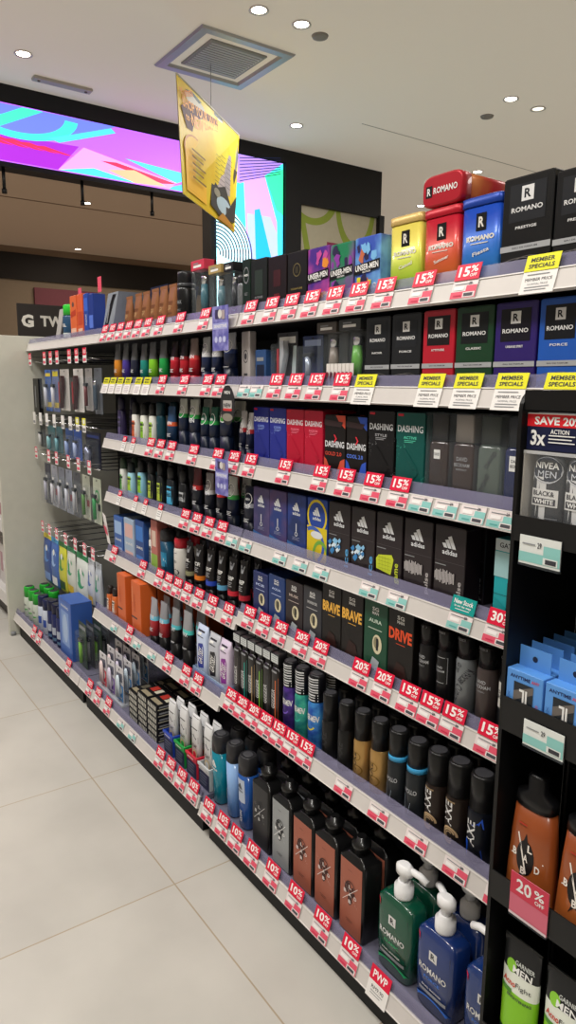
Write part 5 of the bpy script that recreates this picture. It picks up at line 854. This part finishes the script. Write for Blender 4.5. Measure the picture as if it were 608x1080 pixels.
for x, l in ((-3.17, 'pink ticket on a wire above the leaning card'), (-2.93, 'pink ticket on a wire above the orange razor boxes')):
    t = thing('ticket_clip', l, 'price tag', (x, D+.1, RB['p']['A']+.0302)); z0 = .19 if x < -3 else .21
    MB().tube([(0, .03, 0), (0, .03, z0)], .0015, CHROME).build('wire', t)
    MB().box(-.02, .02, .027, .028, z0-.02, z0+.04, PNK).build('ticket', t)
# ------------------------------------------------------------------ sign, next gondola
t = thing('aisle_sign', 'dark sign board with white lettering above the cream end panel', 'sign', (-3.75, 1.12, 1.476))
a = MB().box(-.006, .006, -.135, .2, .0, .165, M('2a2523', .5), .001); mp = lambda u, v, off: (.006+off, .02+u, .02+v)
a.art(mp, .30, .125, [('t', 'G', .14, .5, .2, .5, M('d8d4cc', .5), 0, .05), ('t', 'TWI', .56, .52, .42, .42, M('c8c4bc', .5), 0, .04), ('t', 'S', .92, .52, .12, .34, M('c8c4bc', .5))]); a.build('board', t)
MB().box(-.02, .02, -.13, .19, -.001, .006, GRY).build('foot', t)
t = thing('gondola_bay', 'white shelving run beyond the cream end panel', 'shelving', (-4.4, 0, 0))
MB().box(-.75, .75, 1.3, 1.32, 0, 1.40, M('8a8070', .6)).build('back_panel', t); MB().box(-.75, .75, .90, 1.3, 0, .13, M('55524e', .6)).build('kick_plate', t)
for z, dk in ((.13, 0), (.52, 0), (.80, 1)):
    o = MB().box(-.75, .75, .86, 1.3, z, z+.025, M('cfcdca', .45)).box(-.75, .75, .85, .86, z-.02, z+.045, M('d8d6d2', .45)); o.build('shelf', t)
for i in range(5):
    x = -4.05-.16*i; l = ORD[i]
    for z, c, c2, nm, hh in ((.1552, 'd0ccc8', 'b08890', 'white and pink carton on the lowest', .22), (.5452, 'a86a74', '6a7a70', 'rose and grey carton on the middle', .17), (.8252, 'b8a88a', '8a7a5a', 'tan carton on the upper', .1)):
        tt = thing('shop_carton', nm+' shelf beyond the end panel, '+l+' along', 'carton', (x, .96, z), 'cartons beyond the end panel'); carton(tt, .12, hh, .1, M(c, .4), [('r', .1, .3, .5, .8, M(c2, .4)), ('r', .6, .4, .9, .6, WHT)])
for i in range(3):
    t = thing('display_card', 'yellow-green picture board beyond the end panel, '+ORD[i]+' along', 'board', (-3.98-.3*i, .93, .9352+.0)); a = MB().box(-.14, .14, -.004, .004, 0, .26, M('c8b428', .45)); a.art(planar(-.004), .28, .26, [('r', 0, .35, 1, .55, M('7a9a3a', .4)), ('e', .5, .7, .2, .15, M('e0d860', .4))]); a.build('board', t)
    MB().box(-.13, .13, -.02, .04, -.011, 0, M('c8c4bc', .5)).build('foot', t)
# ------------------------------------------------------------------ black side rack at the near end
SX = -.600; SY = .79; XR = -.25
t = thing('wire_rack', 'black metal side rack with trays in front of the near shelf end', 'rack', (-.42, .87, 0)); ox, oy = -.42, .87
B2 = M('0c0c0d', .4)
a = MB(); pts = [(SY, 0), (.95, 0), (.95, CZ-.006), (SY+.03, CZ-.006)]
arc = [(SY+.025-.025*math.cos(q), CZ-.031+.025*math.sin(q)) for q in [i*math.pi/10 for i in range(6)]]
pl = [(SY, .0), (.95, .0), (.95, CZ-.006)] + [(y, z) for y, z in arc[::-1]]
for xx in (SX, XR):
    a = MB(); n_ = len(pl); vs = [(xx-ox, y-oy, z) for y, z in pl] + [(xx+.006-ox, y-oy, z) for y, z in pl]
    a.mesh(vs, [tuple(range(n_))[::-1], tuple(range(n_, 2*n_))]+[(i, (i+1) % n_, (i+1) % n_+n_, i+n_) for i in range(n_)], B2); a.build('side_panel', t)
a = MB()
for i in range(9): a.tube([(SX+.02+i*.04-ox, .94-oy, .0), (SX+.02+i*.04-ox, .94-oy, CZ-.02)], .002, M('5a5a5c', .35, .5), 5)
for i in range(24): a.tube([(SX+.01-ox, .945-oy, .03+i*.05), (XR-ox, .945-oy, .03+i*.05)], .0015, M('3a3a3c', .35, .5), 5)
a.build('wire_grid', t)
MB().box(SX+.006-ox, XR-ox, .951-oy, .955-oy, 0, CZ-.006, B2).build('back_board', t)
MB().box(SX+.006-ox, XR-ox, SY+.003-oy, SY+.006-oy, CZ-.031, CZ-.006, B2).build('header_panel', t)
TZ = {'one': (CZ-.205, .035), 'two': (CZ-.478, .05), 'three': (CZ-.745, .045), 'four': (CZ-1.01, .05), 'low': (.03, .05)}
for k, (z, lh) in TZ.items():
    a = MB().box(SX+.006-ox, XR-ox, SY-oy, .945-oy, z, z+.004, B2).box(SX+.006-ox, XR-ox, SY-.002-oy, SY-oy, z, z+lh, M('161617', .35)); a.build('tray', t)
def lab(x, z, h, kind, label, w=.062):
    t = thing('price_tag', label, 'price tag', (x, SY-.004, z), 'price tags on the black rack')
    if kind == 'teal':
        a = MB().box(-w/2, w/2, -.001, 0, 0, h, M('dfe3e0', .4)); a.art(planar(-.001), w, h, [('r', 0, .08, 1, .42, TEAL), ('r', .6, .42, 1, .74, TEAL), ('r', .6, .1, .95, .34, M('dfe3e0', .4)), ('t', '29', .5, .72, .1, .2, INK), ('r', .08, .7, .4, .74, GRY), ('r', .66, .14, .92, .3, INK)]); a.build('paper_label', t)
    else:
        a = MB().box(-w/2, w/2, -.001, 0, 0, h, M('cf6a7e', .5)); a.art(planar(-.001), w, h, [('r', 0, .5, 1, 1, M('c93a50', .5)), ('t', '20', .36, .76, .4, .3, WHT, 0, .02), ('t', '%', .76, .8, .26, .2, WHT), ('t', 'OFF', .78, .62, .24, .09, WHT), ('r', 0, 0, 1, .06, M('d8c8cc', .4))]); a.build('paper_label', t)
    MB().box(-w/2, w/2, -.002, .002, -.003, .0, CLEAR).box(-w/2, w/2, .0003, .0021, 0, h*.9, CLEAR).build('holder', t)
lab(-.550, CZ-.232, .038, 'teal', 'large teal label clipped under the twin deodorant pack')
lab(-.524, CZ-.482, .036, 'teal', 'large teal label clipped under the sky blue boxes')
lab(-.527, CZ-.744, .066, 'red', 'red 20 percent card below the brown pouches on the black rack')
# twin deodorant pack with printed header
for j in range(2):
    x = -.536+j*.125
    t = thing('deodorant_multipack', ('twin deodorant pack with a red SAVE 20% header', 'second twin deodorant pack further along the black rack')[j], 'pack', (x, SY+.022, CZ-.2008), 'twin deodorant packs')
    a = MB().box(-.056, .056, -.012, -.010, .118, .166, M('141a3c', .4), .0003).box(-.056, .056, .010, .012, .0, .166, M('77777b', .4), .0003)
    a.art(planar(-.012, 0, .118), .112, .048, [('r', 0, .64, 1, 1, M('d41f2a', .4)), ('r', 0, .97, 1, 1, WHT), ('t', 'SAVE 20%', .41, .80, .62, .22, WHT, 0, .03), ('t', '3x', .16, .34, .2, .42, WHT, 0, .03), ('t', 'ACTION', .44, .52, .24, .12, WHT), ('r', .3, .40, .64, .43, WHT), ('r', .3, .31, .6, .34, WHT), ('r', .3, .22, .64, .25, WHT), ('p', [(.72, .1), (.76, .1), (.78, .4), (.78, .08), (.92, .08), (.92, .4), (.94, .1), (.98, .1), (.95, .56), (.75, .56)], M('d8dade', .4))]); a.build('header_card', t)
    for i in range(2):
        cx = -.024+i*.049; prf = [(.002, .020, .009), (.006, .0235, .0095), (.075, .0235, .0095), (.09, .0235, .009), (.106, .021, .0085), (.113, .015, .006)]
        b = MB().loft(prf, M('3a3c40', .35), n=3, seg=24, cx=cx); f0 = facet(prf, 3); mp = lambda u, v, off, c=cx: (lambda q: (q[0]+c, q[1], q[2]))(f0(u, v, off))
        b.art(mp, .047, .113, [('r', .05, .03, .52, .74, M('d4d5d6', .4)), ('e', .5, .82, .47, .155, M('b8bac0', .3)), ('e', .5, .83, .44, .14, M('2c3240', .35)), ('t', 'NIVEA', .5, .875, .74, .075, WHT, 0, .02), ('t', 'MEN', .52, .775, .58, .075, M('c8ccd4', .4), 0, 0), ('r', .06, .40, .90, .60, M('dcdcda', .4)), ('t', 'BLACK&', .46, .55, .68, .06, INK, 0, .03), ('r', .1, .42, .84, .495, INK), ('t', 'WHITE', .47, .457, .62, .055, WHT, 0, .03), ('t', '48H', .25, .24, .26, .06, INK), ('r', .55, .26, .92, .27, SIL), ('p', [(.24, .04), (.46, .04), (.46, .1), (.52, .09), (.54, .12), (.44, .16), (.26, .16), (.14, .12), (.16, .09), (.24, .1)], INK)])
        b.build('deodorant', t)
    MB().box(-.056, .056, -.0165, -.0155, .0, .116, M('d8dce0', .15, alpha=.04, spec=.5)).box(-.056, -.0535, -.0155, .010, .0, .116, M('d8d4cc', .25, alpha=.5)).box(-.056, .056, -.0165, -.013, .0, .005, M('dfe0e2', .2, alpha=.6)).box(-.056, .056, -.0165, -.013, .113, .117, M('dfe0e2', .2, alpha=.6)).build('clear_shell', t)
def jbox(t):
    w, h, d = .058, .088, .022; m = M('5a96de', .35)
    a = MB().box(-w/2, w/2, -d/2, d/2, 0, h, m, .0006)
    a.art(planar(-d/2), w, h, [('t', 'ANYTIME', .38, .90, .56, .055, M('1c2a5a', .4), 0, .02), ('t', 'ANY', .8, .90, .22, .05, M('d04a5a', .4)), ('r', .22, .14, .76, .82, M('23282e', .35)), ('p', [(.22, .5), (.76, .7), (.76, .82), (.22, .66)], M('6a6460', .4)),
        ('p', [(.44, .42), (.5, .42), (.52, .46), (.52, .72), (.38, .72), (.38, .68), (.47, .68), (.47, .48)], WHT), ('p', [(.42, .36), (.54, .36), (.60, .42), (.60, .72), (.55, .72), (.55, .44), (.5, .40), (.42, .42)], WHT), ('r', .34, .24, .64, .27, WHT), ('t', 'TATTOO', .88, .4, .5, .045, M('c84a6a', .4), 90), ('t', 'BOX', .1, .5, .4, .04, M('3a6ab0', .4), 90)])
    a.build('carton', t)
    b = MB().box(-w/2+.004, w/2-.004, d/2-.001, d/2, h, h+.030, m); b.art(planar(d/2-.001), w, .03, [('e', .5, 1.6, .07, .14, M('16223c', .4))]) if 0 else None
    b.art(planar(d/2-.001, 0, h), w, .030, [('e', .5, .5, .07, .14, M('16223c', .4))]); b.build('hang_tab', t)
first = None
for cidx in range(4):
    for r in range(5):
        x = -.5635+cidx*.062; y = SY+.013+r*.0255; z = TZ['two'][0]+.0042
        lb = 'sky blue boxed pack with a hang tab, %s from the front in %s' % (ORD[r], ('the end column', 'the second column', 'the third column', 'the fourth column')[cidx])
        if first is None:
            first = thing('hang_tab_box', lb, 'box', (x, y, z), 'sky blue hang-tab boxes on the black rack'); jbox(first)
        else: copy_tree(first, (x, y, z), lb)
# brown pouches with a black cap band
def bpouch(t):
    h = .205; prf = [(0, .036, .020), (.01, .040, .022), (.11, .034, .020), (.155, .030, .017)]
    a = MB().loft(prf, M('b0622f', .3, coat=.3, h2='8a4420', kind='grad'), n=2.6, seg=28); mp = facet(prf, 2.6)
    W1 = M('efe8e0', .4); k = M('141012', .4)
    A = [('e', .5, .58, .2, .19, k), ('p', [(.42, .72), (.5, .85), (.56, .72)], k), ('p', [(.44, .44), (.36, .32), (.52, .42)], k), ('p', [(.16, .55), (.16, .562), (.88, .602), (.88, .59)], W1), ('p', [(.30, .82), (.33, .83), (.56, .42), (.53, .41)], W1)]
    for l, u, v in (('L', .60, .70), ('A', .52, .585), ('B', .26, .60), ('B', .48, .44), ('D', .78, .52)): A.append(('t', l, u, v, .1, .08, W1, 0, .03))
    A += LINES(.3, .7, .2, 2, M('5a2a18', .4), .04, .01) + [('r', .3, .93, .5, .945, M('b03020', .4))]
    a.art(mp, .072, .14, A); a.build('bottle_body', t)
    MB().loft([(.1555, .031, .018), (.172, .030, .017), (.180, .014, .012), (.200, .014, .012), (.205, .010, .009)], M('101012', .3), n=2.6, seg=28).build('cap', t)
for i in range(3):
    x = -.548+i*.082; t = thing('body_wash_bottle', 'brown black-capped bottle on the black rack, '+('beside its side panel', 'second from its side panel', 'third from its side panel')[i], 'bottle', (x, SY+.030, TZ['three'][0]+.0042), 'brown bottles on the black rack'); bpouch(t)
def acno(t):
    h = .20; W = .032; B = [(0, .18, M('1c4a1c', .35)), (.18, .55, M('86c62a', .3)), (.55, .72, M('dfe4d8', .35)), (.72, 1.01, M('1c1d1f', .35))]
    A = [('e', .3, .80, .14, .05, M('8ac83a', .4)), ('t', 'GARNIER', .64, .845, .5, .035, M('c8ccc8', .4)), ('t', 'MEN', .6, .79, .5, .05, WHT, 0, .02), ('t', 'Acno', .3, .68, .36, .045, M('c83a28', .4)), ('t', 'Fight', .68, .68, .38, .045, INK, 0, 0), ('r', .08, .60, .4, .635, M('4a8a2a', .4)), ('t', 'BRIGHTENING', .6, .585, .6, .022, INK)]
    k_tube(t, .064, h, M('163c18', .35), B, A, .14, 1.0, .036)
for i in range(4):
    x = -.548+i*.073; t = thing('face_wash_tube', 'green and black face wash tube on the black rack, '+('beside its side panel', 'second from its side panel', 'third from its side panel', 'fourth from its side panel')[i], 'tube', (x, SY+.024, TZ['four'][0]+.0042), 'face wash tubes on the black rack'); acno(t)
# ------------------------------------------------------------------ light
def area(x, y, z, sx, sy, p, c=(1, .965, .91), rot=(0, 0, 0)):
    l = bpy.data.lights.new('ceiling_lamp', 'AREA'); l.shape = 'RECTANGLE'; l.size = sx; l.size_y = sy; l.energy = p; l.color = c
    o = bpy.data.objects.new('ceiling_lamp', l); COL.objects.link(o); o.location = (x, y, z); o.rotation_euler = rot; o['kind'] = 'helper'; return o
for x in (-4.4, -3.0, -1.6, -.2, 1.2):
    area(x, -.3, ZC-.03, .5, .5, 30)
for x in (-4.3, -2.6, -.9): area(x, 3.2, ZC-.03, .5, .5, 18)
for x in (-3.6, -1): area(x, 6.5, ZC-.03, .8, .8, 26)
for x, y in ((-7.5, 1.5), (-10, 4), (-9, 8)): area(x, y, ZC-.03, 1, 1, 28, (1, .82, .66))
w = bpy.data.worlds.new('shop_ambient'); bpy.context.scene.world = w; w.use_nodes = True
w.node_tree.nodes['Background'].inputs[0].default_value = (1, .96, .9, 1); w.node_tree.nodes['Background'].inputs[1].default_value = .35
# ------------------------------------------------------------------ camera
cam = bpy.data.cameras.new('camera'); co = bpy.data.objects.new('camera', cam); COL.objects.link(co); bpy.context.scene.camera = co
f, pitch, yaw, roll = 751.34, .1782, .9591, .0076
cam.sensor_fit = 'VERTICAL'; cam.sensor_height = 24; cam.lens = f/1080*24; cam.clip_start = .05; cam.clip_end = 60
cp, sp, cy, sy = math.cos(pitch), math.sin(pitch), math.cos(yaw), math.sin(yaw)
Fw = Vector((-sy*cp, cy*cp, -sp)); R_ = Vector((cy, sy, 0)); U_ = R_.cross(Fw)
R2 = math.cos(roll)*R_+math.sin(roll)*U_; U2 = -math.sin(roll)*R_+math.cos(roll)*U_
co.matrix_world = Matrix(((R2.x, U2.x, -Fw.x, 0), (R2.y, U2.y, -Fw.y, 0), (R2.z, U2.z, -Fw.z, CZ), (0, 0, 0, 1)))
sc = bpy.context.scene; sc.view_settings.view_transform = 'Standard'; sc.view_settings.look = 'None'; sc.view_settings.exposure = 0
